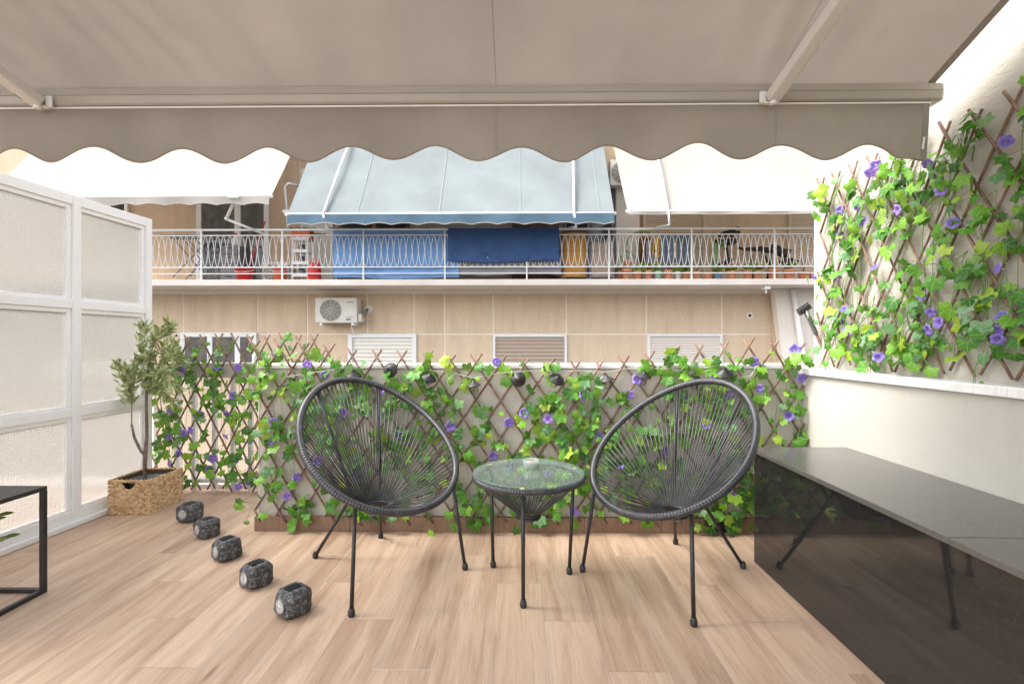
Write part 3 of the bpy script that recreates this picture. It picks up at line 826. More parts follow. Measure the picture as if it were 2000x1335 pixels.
# ------------------------------------------------------------------ round glass table
TC = Vector((0.046, 2.176, 0))
t = thing("glass_table", TC, "small round glass topped cord table on three legs between the two chairs", "table")
TZ, TR = 0.470, 0.238
g = G(); n = 560
g.tube([TC + Vector((TR * math.cos(2 * math.pi * i / n), TR * math.sin(2 * math.pi * i / n), TZ)) for i in range(n)], [0.0128 + (0.001 if i % 4 < 2 else -0.0006) for i in range(n)], 10, True)
g.build("rim", M['rim'], t, True)
g = G()
for i in range(76):
    a = 2 * math.pi * i / 76
    e_ = Vector((math.cos(a), math.sin(a), 0))
    lo = TC + e_ * 0.05 + Vector((0, 0, 0.312 - (0.006 if i % 2 else 0)))
    hi = TC + e_ * TR + Vector((0, 0, TZ))
    g.tube([hi, (hi + lo) / 2 + Vector((0, 0, -0.004)), lo, lo - e_ * .004 - Vector((0, 0, 0.012))], 0.0025, 5)
g.build("cords", M['cord'], t, True)
g = G()
for z in (0.302, 0.290):
    g.tube([TC + Vector((0.05 * math.cos(a * 0.2094), 0.05 * math.sin(a * 0.2094), z)) for a in range(30)], 0.006, 8, True)
g.build("base_ring", M['black_metal'], t, True)
g = G(); g.lathe([(0, 0.0), (0.244, 0.0), (0.2475, 0.002), (0.2475, 0.005), (0.244, 0.007), (0, 0.007)], 64, TC + Vector((0, 0, 0.4865)))
g.build("glass_top", M['glass'], t, False)
for u, v in ((963, 1107), (1022, 1185), (1112, 1120)):
    f_ = F(u, v); d = (f_ - TC); d.z = 0; dn = d.normalized()
    top = TC + dn * (TR - 0.002) + Vector((0, 0, TZ - 0.006))
    top = TC + dn * 0.226 + Vector((0, 0, TZ - 0.008))
    g = G(); g.tube([f_ + Vector((0, 0, 0.012)), top], 0.0083, 10); leg = g.build("leg", M['black_metal'], t, True)
    g = G(); g.lathe([(0, 0.0), (0.0115, 0.0), (0.014, 0.006), (0.014, 0.02), (0.0105, 0.027), (0.0105, 0.031), (0, 0.031)], 14, (f_.x, f_.y, 0.0005)); g.build("foot", M['black_metal'], leg, True)
    pd = TC + dn * 0.232 + Vector((0, 0, TZ + 0.0125))
    g = G(); g.lathe([(0, 0), (0.012, 0), (0.012, 0.0035), (0, 0.0035)], 16, pd); g.build("glass_pad", M['brass'], t, True)
# ashtray / tealight glass
AC_ = Vector((0.060, 2.23, 0.494))
t = thing("candle_holder", AC_, "small round glass holder with a copper coloured tin on the glass table", "candle holder")
g = G(); g.lathe([(0, 0), (0.034, 0), (0.036, 0.004), (0.036, 0.038), (0.0345, 0.0395), (0.033, 0.038), (0.033, 0.008), (0, 0.007)], 36, AC_); g.build("glass_cup", M['glass_clear'], t, True)
g = G(); g.lathe([(0, 0), (0.029, 0), (0.031, 0.021), (0.029, 0.023), (0, 0.021)], 30, AC_ + Vector((0, 0, 0.0078))); g.build("tin", M['wax'], t, True)

# ------------------------------------------------------------------ stone solar lamps on the floor
def make_rock(label, seed):
    rr = random.Random(seed)
    t = thing("stone_lamp", (0, 0, 0), label, "solar lamp", "dark stone shaped lamps in a row on the floor")
    g = G(); n = 8
    ring = [(.057, .030), (.040, .050), (-.040, .050), (-.057, .030), (-.057, -.034), (-.044, -.0497), (.044, -.0497), (.057, -.034)]
    prof = [(0.0, -0.052), (0.60, -0.0525), (0.80, -0.050), (0.97, -0.030), (1.02, 0.005), (0.97, 0.034), (0.76, 0.054), (0.0, 0.056)]
    vs = []; rows = []
    for f_, x_ in prof:
        if f_ == 0: rows.append([len(vs)]); vs.append(Vector((x_, 0, 0)))
        else:
            rows.append(list(range(len(vs), len(vs) + n)))
            for y_, z_ in ring:
                jj = 0.0 if x_ < -0.05 else 0.005
                fz = f_ if z_ > 0 else (1.0 if x_ > -.05 else f_ * 1.1)
                vs.append(Vector((x_ + rr.uniform(-1, 1) * jj, y_ * f_ + rr.uniform(-1, 1) * jj, max(-0.0497, min(0.0505, z_ * fz + (rr.uniform(-1, 1) * jj * .7 if z_ > -.04 else 0))))))
    fs = []
    for A, B in zip(rows, rows[1:]):
        for k in range(n):
            l = (k + 1) % n
            if len(A) == 1: fs.append((A[0], B[l], B[k]))
            elif len(B) == 1: fs.append((A[k], A[l], B[0]))
            else: fs.append((A[k], A[l], B[l], B[k]))
    vs = [v_ + Vector((0, 0, 0.0497)) for v_ in vs]
    g.add(vs, fs)
    body = g.build("stone_body", M['rock'], t)
    md = body.modifiers.new("bevel", 'BEVEL'); md.width = 0.003; md.segments = 1; md.limit_method = 'ANGLE'; md.angle_limit = R(15)
    ms = body.modifiers.new("sub", 'SUBSURF'); ms.subdivision_type = 'SIMPLE'; ms.levels = 3; ms.render_levels = 3
    tx = bpy.data.textures.get("rock_noise") or bpy.data.textures.new("rock_noise", 'CLOUDS')
    tx.noise_scale = 0.016; tx.noise_depth = 3
    dd = body.modifiers.new("disp", 'DISPLACE'); dd.texture = tx; dd.strength = 0.0048; dd.mid_level = 0.62; dd.texture_coords = 'GLOBAL'
    Mx = Matrix.Rotation(R(-90), 4, 'Y')
    g = G(); g.lathe([(0.024, -0.006), (0.029, -0.006), (0.030, 0.004), (0.0275, 0.005), (0.0265, 0.002), (0.026, -0.003)], 28, (-0.0535, 0, 0.0497), Mx); g.build("lamp_ring", M['grey_metal'], t, True)
    g = G(); g.lathe([(0, 0.006), (0.012, 0.0055), (0.020, 0.004), (0.0255, 0.002), (0.0255, -0.004), (0, -0.004)], 28, (-0.0535, 0, 0.0497), Mx); g.build("lens", M['lens'], t)
    g = G(); g.box(-0.030, -0.019, 0.0985, 0.026, 0.019, 0.1022); g.build("solar_panel", M['solar'], t, bev=0.001)
    return t
rocks = [(371, 1021, 262, 1.04, 0), (405, 1053, 240, .98, 0), (443, 1098, 240, 1.0, 0), (500, 1153, 240, 1.0, 0), (572, 1211, 239, 1.02, 0)]
rlab = ["dark stone lamp nearest the woven basket, farthest of the row, lens turned to the viewer", "dark stone lamp second from the basket in the floor row",
        "middle dark stone lamp of the row of five on the floor", "dark stone lamp between the middle one and the nearest one", "nearest and largest looking dark stone lamp, by the left chair's front leg"]
for i, ((u, v, az, sc_, _), lb) in enumerate(zip(rocks, rlab)):
    r_ = make_rock(lb, 40 + i)
    p = F(u, v); d = Vector((p.x, p.y, 0)).normalized()
    r_.location = p + d * 0.058
    r_.rotation_euler = (0, 0, R(az - 180) ); r_.scale = (sc_, sc_, sc_)

# ------------------------------------------------------------------ basket with olive tree
BX0, BX1, BY0, BY1, BH = -2.535, -2.285, 2.985, 3.275, 0.212
t = thing("woven_basket", ((BX0 + BX1) / 2, (BY0 + BY1) / 2, 0), "rectangular woven rush basket holding the olive tree's pot", "basket")
g = G(); rr = random.Random(5)
rows_n = 9; rh = BH / rows_n
hole_c = (BX0 + 0.122, BH - 0.010); hole_r = 0.048
def lump(c, along, tilt, L_, r_, nrm):
    zax = nrm; x_ = (along * math.cos(tilt) + Vector((0, 0, 1)) * math.sin(tilt)).normalized(); y_ = zax.cross(x_)
    Mx = Matrix((x_, y_, zax)).transposed()
    g.ell(c, L_, r_, r_ * 0.75, 7, 4, Mx)
sides = [(Vector((BX0, BY0, 0)), Vector((1, 0, 0)), BX1 - BX0, Vector((0, -1, 0))), (Vector((BX1, BY0, 0)), Vector((0, 1, 0)), BY1 - BY0, Vector((1, 0, 0))),
         (Vector((BX1, BY1, 0)), Vector((-1, 0, 0)), BX1 - BX0, Vector((0, 1, 0))), (Vector((BX0, BY1, 0)), Vector((0, -1, 0)), BY1 - BY0, Vector((-1, 0, 0)))]
for si, (o_, al, ln, nr) in enumerate(sides):
    n = int(ln / 0.0195)
    for r_ in range(rows_n):
        for half in (0, 1):
            z = (r_ + 0.28 + 0.46 * half) * rh
            for k in range(n + 1):
                q = (k + 0.5 * half) * ln / n
                if q > ln: continue
                p = o_ + al * q + Vector((0, 0, z))
                if si == 0:
                    dx = p.x - hole_c[0]
                    if abs(dx) < hole_r and z > hole_c[1] - math.sqrt(max(0, hole_r ** 2 - dx * dx)) * 0.95 and z < BH - 0.012: continue
                lump(p + nr * rr.uniform(-0.001, 0.0015), al, (0.55 if half == 0 else -0.55) + rr.gauss(0, 0.05), 0.0158, 0.0072, nr)
    # rim braid
    m_ = int(ln / 0.014)
    for k in range(m_ + 1):
        lump(o_ + al * (k * ln / m_) + Vector((0, 0, BH + (0.002 if k % 2 else -0.002))), al, 0.35 if k % 2 else -0.35, 0.012, 0.0055, nr)
g.build("weave", M['rush'], t, True)
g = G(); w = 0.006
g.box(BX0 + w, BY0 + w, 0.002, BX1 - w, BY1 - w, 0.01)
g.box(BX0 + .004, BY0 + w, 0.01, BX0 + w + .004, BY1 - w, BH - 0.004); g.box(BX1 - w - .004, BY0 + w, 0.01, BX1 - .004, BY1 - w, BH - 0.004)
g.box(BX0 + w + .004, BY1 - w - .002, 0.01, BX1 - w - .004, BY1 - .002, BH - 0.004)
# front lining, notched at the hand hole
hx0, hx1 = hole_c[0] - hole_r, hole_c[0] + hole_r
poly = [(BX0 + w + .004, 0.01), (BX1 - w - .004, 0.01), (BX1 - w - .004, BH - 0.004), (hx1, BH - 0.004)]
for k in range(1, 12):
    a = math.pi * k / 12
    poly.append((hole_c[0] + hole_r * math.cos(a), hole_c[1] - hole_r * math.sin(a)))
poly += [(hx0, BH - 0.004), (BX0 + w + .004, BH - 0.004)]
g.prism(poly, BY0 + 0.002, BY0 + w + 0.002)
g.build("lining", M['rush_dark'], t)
g = G()
for k in range(14):
    a = math.pi * (k + .5) / 14
    p = Vector((hole_c[0] + hole_r * math.cos(a), BY0 - 0.001, hole_c[1] - hole_r * math.sin(a)))
    lump(p, Vector((math.sin(a), 0, 0.0001)), 0, 0.009, 0.005, Vector((0, -1, 0)))
g.build("handle_edge", M['rush'], t, True)

# olive tree in its pot
OB = Vector((-2.433, 3.14, 0.0))
t = thing("olive_tree", (OB.x, OB.y, 0.012), "small olive tree with two stems and grey green leaves growing in the woven basket", "tree")
g = G(); g.lathe([(0, 0.011), (0.075, 0.011), (0.098, 0.17), (0.103, 0.175), (0.103, 0.185), (0.094, 0.185), (0.09, 0.165), (0, 0.165)], 28, (OB.x + 0.02, OB.y, 0)); g.build("plant_pot", M['grey_plastic'], t, True)
def O(u, v, dy=0): return P(u, v, 3.14 + dy)
g = G()
trunk = [OB + Vector((0, 0, .15)), O(283, 905), O(284, 886), O(287, 850, .01), O(286, 800, .0), O(286, 752, .0), O(290, 715, -.01), O(300, 670, -.01)]
g.tube(trunk, [.011, .0115, .012, .0088, .0082, .0078, .006, .003], 8)
lb = [O(284, 888), O(275, 880, -.02), O(262, 853, -.04), O(257, 828, -.05)]
g.tube(lb, [.009, .0085, .0078, .006], 8)
g.tube([O(257, 828, -.05), O(257.5, 789, -.05), O(255, 740, -.05), O(245, 705, -.06)], [.003, .0026, .0024, .0016], 6)
twigs = [([O(286, 752), O(300, 735, .03), O(318, 690, .05), O(322, 645, .05)]), ([O(286, 770), O(305, 748, -.04), O(330, 715, -.05), O(344, 665, -.05)]),
         ([O(287, 760), O(310, 760, .0), O(330, 775, -.02), O(338, 790, -.02)]), ([O(290, 715), O(280, 690, .02), O(283, 650, .03), O(280, 636, .03)]),
         ([O(300, 670), O(312, 652, .0), O(330, 634, 0)]), ([O(318, 700, .05), O(340, 690, .06), O(352, 700, .07)]), ([O(300, 735), O(318, 730, -.06), O(335, 745, -.08), O(345, 760, -.08)])]
twl = [([O(257, 770, -.05), O(243, 740, -.06), O(228, 708, -.07)]), ([O(256, 755, -.05), O(268, 725, -.04), O(271, 700, -.04)]), ([O(257, 790, -.05), O(252, 775, -.04), O(250, 740, -.03)])]
for tw in twigs + twl: g.tube(tw, [.0028] + [.0018] * (len(tw) - 1), 5)
g.build("trunk", M['bark'], t, True)
gl = G(); rr = random.Random(9)
def narrow_leaf(g, p, d, nrm, L_, w_):
    d = d.normalized(); sd_ = d.cross(nrm)
    if sd_.length < 1e-4: sd_ = d.orthogonal()
    sd_.normalize(); nn = sd_.cross(d)
    pts = [(0, 0), (.25, .8), (.55, 1), (.8, .6), (1, 0)]
    b = len(g.v); vs = []
    for s_, w2 in pts:
        c = p + d * (L_ * s_) + nn * (-0.12 * L_ * s_ * s_)
        if w2 == 0: vs.append(c)
        else: vs += [c + sd_ * (w_ * w2 / 2) + nn * .002, c, c - sd_ * (w_ * w2 / 2) + nn * .002]
    g.add(vs, [(0, 1, 2), (0, 2, 3), (1, 4, 5, 2), (2, 5, 6, 3), (4, 7, 8, 5), (5, 8, 9, 6), (7, 10, 8), (8, 10, 9)])
def leaf_along(path, cnt, spread=0.02, L0=0.052):
    for i in range(cnt):
        f_ = rr.random() * (len(path) - 1); k = min(int(f_), len(path) - 2)
        p = path[k].lerp(path[k + 1], f_ - k) + Vector((rr.gauss(0, spread * .5), rr.gauss(0, spread * .6), rr.gauss(0, spread * .5)))
        ax = (path[k + 1] - path[k]).normalized()
        a = rr.uniform(0, 6.28)
        d = ax * rr.uniform(0.35, 1.3) + Vector((math.cos(a), math.sin(a) * .8, rr.uniform(-.35, .3))) * .75
        narrow_leaf(gl, p, d, Vector((rr.gauss(0, .5), -1, rr.gauss(.3, .5))).normalized(), L0 * rr.uniform(.7, 1.25), 0.0145 * rr.uniform(.8, 1.2))
for tw in twigs: leaf_along(tw, 84, 0.024, 0.060)
leaf_along(trunk[5:], 80, .03, .058)
for tw in twl: leaf_along(tw, 75, 0.020, .058)
leaf_along([O(256, 745, -.05), O(250, 715, -.05)], 30)
gl.build("crown", M['olive_leaf'], t)
g = G()
for u, v in ((224, 706), (231, 712), (234, 703), (265, 698), (268, 702), (280, 634), (329, 630), (318, 637), (345, 655)):
    g.ell(O(u, v, -.06), .006, .006, .0085, 8, 5)
g.build("olives", M['black_metal'], t, True)

# ------------------------------------------------------------------ black side table on the left
TX1, TY1, TZ1 = -2.020, 2.062, 0.454
TX0, TY0 = TX1 - 0.5, TY1 - 0.5
t = thing("side_table", ((TX0 + TX1) / 2, (TY0 + TY1) / 2, 0), "black square metal side table with a thin top at the left edge", "table")
b = 0.018
g = G(); g.box(TX0, TY0, TZ1 - 0.018, TX1, TY1, TZ1); g.build("tabletop", M['black_metal'], t, bev=0.0015)
for x_, y_ in ((TX0, TY0), (TX1 - b, TY0), (TX0, TY1 - b), (TX1 - b, TY1 - b)):
    g = G(); g.box(x_, y_, 0.0005, x_ + b, y_ + b, TZ1 - 0.0185); g.build("leg", M['black_metal'], t)
g = G()
g.box(TX0 + b + .0005, TY0, 0.0005, TX1 - b - .0005, TY0 + b, b); g.box(TX0 + b + .0005, TY1 - b, 0.0005, TX1 - b - .0005, TY1, b)
g.box(TX0, TY0 + b + .0005, 0.0005, TX0 + b, TY1 - b - .0005, b); g.box(TX1 - b, TY0 + b + .0005, 0.0005, TX1, TY1 - b - .0005, b)
g.build("base_frame", M['black_metal'], t)
# plant beneath it, only its leaf tips reach the picture
PB = Vector((-2.30, 1.86, 0))
t = thing("potted_plant", PB, "green leafy plant under the black side table, leaf tips at the left edge", "plant")
g = G(); g.lathe([(0, 0.001), (0.055, 0.001), (0.075, 0.12), (0.08, 0.125), (0.07, 0.125), (0.066, 0.11), (0, 0.11)], 24, PB); g.build("plant_pot", M['white_pot'], t, True)
g = G(); rr = random.Random(4)
for tipx, tipz, dy in ((-2.085, 0.375, .02), (-2.09, 0.275, .05), (-2.20, 0.40, -.08), (-2.40, 0.38, .05), (-2.45, .30, -.05), (-2.28, .42, .1)):
    tip = Vector((tipx, 1.9 + dy, tipz)); st = PB + Vector((rr.uniform(-.02, .02), rr.uniform(-.02, .02), .11))
    m_ = st.lerp(tip, .6) + Vector((0, 0, .05))
    for q in range(9):
        p = (st * (1 - q / 8) ** 2 + m_ * 2 * (q / 8) * (1 - q / 8) + tip * (q / 8) ** 2)
        if q > 3:
            for sg in (1, -1):
                narrow_leaf(g, p, Vector((tip.x - st.x, sg * .25, .04)), Vector((0, -.5, 1)), .05, .03)
g.build("foliage", M['pot_leaf'], t)

# ------------------------------------------------------------------ the awning over the terrace
AX0, AX1 = -3.3, 1.59
def zf(Y): return 2.055 + 0.435 * (1.885 - Y)
t = thing("terrace_awning", (0, 1.88, 2.0), "large taupe awning overhead with a scalloped valance along its front bar", "awning")
def fab(u, v):
    x = AX0 + (AX1 - AX0) * u; y = 1.898 + (-1.25 - 1.898) * v
    sag = -0.035 * math.sin(math.pi * min(1, v * 1.0)) * (0.6 + 0.4 * math.sin(u * 9))
    # soft diagonal creases near the left arm and right arm
    cr = 0
    for x0, sl, am, wd in ((-1.22, 0.32, .007, .018), (-1.12, 0.34, .009, .022), (-1.36, .30, .005, .022), (-1.5, .28, .005, .03), (-0.97, .3, .004, .03), (-1.75, .2, .006, .05), (0.93, 0.05, .012, .035), (1.06, -.12, .006, .05)):
        d = x - (x0 - sl * (1.872 - y)) + .03 * math.sin(y * 4 + x0 * 9)
        cr += 1.7 * am * math.exp(-(d / wd) ** 2) * math.exp(-((1.872 - y) / .9) ** 2) * max(0, min(1, (1.858 - y) / .08))
    for k_ in range(9):      # many faint tension folds running down the slope
        x0 = -2.6 + k_ * .49 + .1 * math.sin(k_ * 5.3); d = x - (x0 - (.12 * math.sin(k_ * 2.1)) * (1.858 - y)); cr += .0035 * math.exp(-(d / .035) ** 2) * max(0, min(1, (1.858 - y) / .1)) * math.exp(-((1.858 - y) / (.5 + .3 * math.sin(k_))) ** 2)
    return (x, y, zf(y) + sag * .5 + cr + 0.002 * math.sin(x * 21 + y * 3))
g = G(); g.grid(fab, 220, 60); g.build("canopy", M['awning'], t, True)
g = G()
g.grid(lambda u, v: (AX1 - 0.028 + 0.03 * u, fab(1, v)[1], fab(1, v)[2] - 0.003), 1, 60); g.build("hem", M['awning_hem'], t, True)
for xs in (-0.085, 0.985):
    g = G(); uu = (xs - AX0) / (AX1 - AX0)
    g.grid(lambda u, v: (xs - 0.0008 + 0.0016 * u, fab(uu, v * .98 + .01)[1], fab(uu, v * .98 + .01)[2] - 0.0010), 1, 60); g.build("seam", M['awning'], t, True)
# front bar: extruded profile
prof = [(1.858, 2.048), (1.872, 2.056), (1.905, 2.054), (1.930, 2.030), (1.930, 2.0), (1.915, 1.985), (1.868, 1.985), (1.860, 1.992), (1.856, 2.020), (1.856, 2.025)]
g = G(); n = len(prof)
vs = [(x_, y_, z_) for x_ in (AX0 - .02, 1.603) for y_, z_ in prof]
g.add(vs, [tuple(range(n)), tuple(range(2 * n - 1, n - 1, -1))] + [((i + 1) % n, i, n + i, n + (i + 1) % n) for i in range(n)])
g.build("front_bar", M['cream_metal'], t, bev=0.0015)
g = G(); g.box(AX0, 1.862, 2.0195, 1.602, 1.8555, 2.0225); g.build("bar_groove", M['awning_hem'], t)
g = G(); g.box(AX0, 1.864, 1.9745, 1.565, 1.8735, 1.9805); g.build("valance_rail", M['white_metal'], t)
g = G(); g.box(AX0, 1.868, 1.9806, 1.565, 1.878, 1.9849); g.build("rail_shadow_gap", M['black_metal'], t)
g = G(); g.add([(1.6035, y_, z_) for y_, z_ in prof] + [(1.609, y_, z_) for y_, z_ in prof], [tuple(range(n)), tuple(range(2 * n - 1, n - 1, -1))] + [((i + 1) % n, i, n + i, n + (i + 1) % n) for i in range(n)]); g.build("end_cap", M['white_metal'], t)
# valance
VX1 = 1.562
per = 0.3305; x_tr = P(108, 317, 1.87).x
def vbot(x): return 1.795 - 0.029 * math.cos(2 * math.pi * (x - x_tr) / per) if x < 1.50 else 1.795 - 0.029 * math.cos(2 * math.pi * (min(x, x_tr + per * round((1.50 - x_tr) / per)) - x_tr) / per)
def vy(x, f_): return 1.869 + f_ * (0.012 * math.sin(x * 5.1 + 1) + 0.007 * math.sin(x * 13 + 2 * math.sin(x * 2.2)) + 0.003 * math.sin(x * 31 + f_ * 2) + 0.010 * math.exp(-((x - 1.5) / .08) ** 2) * math.sin(x * 60 + f_ * 3))
def val(u, v):
    x = AX0 + (VX1 - AX0) * u; zt_ = 1.9745; zb_ = vbot(x)
    return (x, vy(x, v), zt_ + (zb_ - zt_) * v)
g = G(); g.grid(val, 420, 10); g.build("valance", M['valance'], t, True)
g = G(); g.tube([val(i / 420, 1.0) for i in range(421)], 0.003, 6); g.build("valance_binding", M['binding'], t, True)
g = G(); g.grid(lambda u, v: (VX1 - 0.024 + 0.0245 * u, vy(VX1, v) - 0.003, 1.973 + (vbot(VX1) - 1.973) * v), 1, 10); g.build("valance_hem", M['awning_hem'], t, True)
for xs in (-0.085, 0.985):
    g = G(); g.grid(lambda u, v: (xs - 0.0009 + 0.0018 * u, vy(xs, v) - 0.0012, 1.973 + (vbot(xs) - 1.973) * v), 1, 10); g.build("valance_seam", M['valance'], t, True)
g = G(); g.obox((1.532, 1.862, 1.80), (1.537, 1.860, 1.845), 0.007, 0.003, (0, 1, 0)); g.build("tag", M['white_metal'], t)
# folding arms
for x0, x1, sg in ((0.955, 1.02, 1), (-1.835, -1.93, -1)):
    a = Vector((x0, 1.84, 1.985)); e_ = Vector((x1, 1.40, zf(1.40) - 0.085)); q = Vector((x1 + (0.12 if sg > 0 else -0.28), 0.35, zf(0.35) - 0.115)); w_ = Vector((x1 + .1 * sg, -1.15, zf(-1.15) - 0.1))
    g = G(); g.obox(a, q, 0.052, 0.040); arm = g.build("folding_arm", M['arm_metal'], t, bev=0.008)
    g = G(); g.obox(q + Vector((0, 0, -.002)), w_, 0.056, 0.044); g.build("folding_arm", M['arm_metal'], t, bev=0.008)
    d = (q - a).normalized()
    if sg < 0:
        g = G(); m0 = a + d * 0.045; side_ = d.cross(Vector((0, 0, 1))).normalized()
        g.obox(m0 + side_ * .0145 - Vector((0, 0, .0206)), m0 + d * .028 + side_ * .0145 - Vector((0, 0, .0206)), 0.016, 0.0012); g.build("sticker", M['solar'], arm)
    g = G()
    br = a + Vector((0, 0.012, 0.0))
    g.box(br.x - 0.030 * (1 if sg > 0 else -1) - .012, 1.846, 1.972, br.x - 0.030 * (1 if sg > 0 else -1) + .012, 1.8555, 2.016)
    g.box(br.x - 0.026, 1.838, 1.966, br.x + 0.026, 1.8558, 1.974)
    g.lathe([(0, -.026), (.013, -.026), (.013, .026), (0, .026)], 12, (a.x, 1.835, 1.985))
    g.build("arm_bracket", M['white_metal'], t, bev=0.002)

# ------------------------------------------------------------------ squeegee behind the right trellis
p0, p1 = P(1594, 652, 2.735), P(1574, 607, 2.735)
t = thing("squeegee", P(1594, 652, 2.735), "black and grey squeegee on a pole at the far end of the right trellis", "squeegee")
g = G(); g.tube([p0 + (p0 - p1) * 1.15, p0], 0.009, 8); g.build("pole", M['stick'], t, True)
g = G(); g.tube([p0, p1], [0.0125, 0.0135], 10); g.build("handle", M['grey_metal'], t, True)
g = G(); a, b_ = P(1560, 612, 2.735), P(1582, 597, 2.735); g.obox(a, b_, 0.03, 0.022, (0, 1, 0)); g.build("head", M['black_metal'], t, bev=0.004)
g = G(); up_ = Vector((-.012, 0, .018)); g.obox(a + up_, b_ + up_, 0.012, 0.008, (0, 1, 0)); g.build("blade", M['grey_metal'], t)

# ================================================================== the building across the street
Y1, Y2 = 9.0, 9.9
ZS0, ZS1 = 2.118, 2.232       # balcony slab
bd = thing("apartment_building", (0, 11, -8), "beige apartment building across the street with a long balcony and shuttered windows", "building")
g = G(); g.box(-14, Y2 + 0.012, -8, 11, 14, 7.2); g.build("wall", M['joint'], bd)
# render panels, 12 mm proud of the joints
xs = [P(u, 610, Y2).x for u in (60, 210, 357, 503, 600, 718, 808, 868, 963, 1106, 1263, 1410, 1506)]
xs = [-14] + xs
zrow = [-8, -6.3, -4.6, -2.9, -1.25, P(1000, 652, Y2).z, ZS0 - 0.065]
g = G()
for i in range(len(xs) - 1):
    for j in range(len(zrow) - 1):
        if j == 0 and False: continue
        g.box(xs[i] + .017, Y2, zrow[j] + .015, xs[i + 1] - .017, Y2 + .0118, zrow[j + 1] - .015)
g.build("wall_panel", M['facade'], bd)
# dark reveal and sloping pale wall at the right
g = G(); xa = P(1506, 600, Y2).x
g.box(xa, Y2 - .10, -8, xa + 0.25, Y2 + .0115, ZS0 - .002); g.build("wall_return", M['facade_dark'], bd)
g = G(); g.prism([(P(1508, 566, 9.7).x, ZS0 - .003), (8.5, ZS0 - .003), (8.5, -8), (P(1530, 720, 9.7).x + 1.35, -8), (P(1527, 720, 9.7).x, P(1527, 720, 9.7).z)], 9.62, 9.79)
g.build("sloping_wall", M['pale_wall'], bd)
g = G(); g.tube([P(1549, 566, 9.55), P(1575, 740, 9.55), P(1577, 745, 9.55) + Vector((.5, 0, -4))], 0.05, 10); g.build("drainpipe", M['white_metal'], bd, True)
g = G(); g.box(-14, Y2 - .03, ZS0 - .064, P(1506, 600, Y2).x, Y2 + .0115, ZS0 - .0005); g.build("wall_band", M['joint'], bd)
# slab
g = G(); g.box(-14, Y1, ZS0, 9.5, Y2 + .5, ZS1); g.build("balcony_slab", M['slab'], bd, bev=0.012)
g = G(); q = P(1497, 569, Y1 + .1); g.box(q.x - .05, Y1 + .05, ZS0 - .07, q.x + .05, Y1 + .2, ZS0 - .0005); g.box(q.x - .012, Y1 + .1, ZS0 - .14, q.x + .012, Y1 + .13, ZS0 - .0702); g.build("drain_spout", M['white_metal'], bd)
# upper wall
def ux(u, Y=Y2): return P(u, 420, Y).x
g = G()
for a, b_ in ((-14, ux(212)), (ux(253), ux(386)), (ux(527), ux(585)), (ux(586.5), ux(640))):
    for z0, z1 in ((ZS1 + .001, 4.36), (4.375, 7.2)):
        g = G(); g.box(a + .004, Y2 - .002, z0, b_ - .004, Y2 + .0117, z1); g.build("upper_wall_panel", M['facade_dark'], bd)
g = G(); g.box(ux(1180), Y2 - .012, ZS1 + .001, 11, Y2 + .0115, 7.2); g.build("upper_wall", M['facade'], bd)
g = G(); g.box(ux(640), Y2 - .002, ZS1 + .001, ux(1180) - .002, Y2 + .0116, 7.2); g.build("upper_wall", M['facade_dark'], bd)
g = G(); g.box(ux(1204, 9.72), 9.74, ZS1 + .001, ux(1250, 9.72), Y2 - .0125, 7.2); g.build("column", M['pale_wall'], bd, bev=.01)
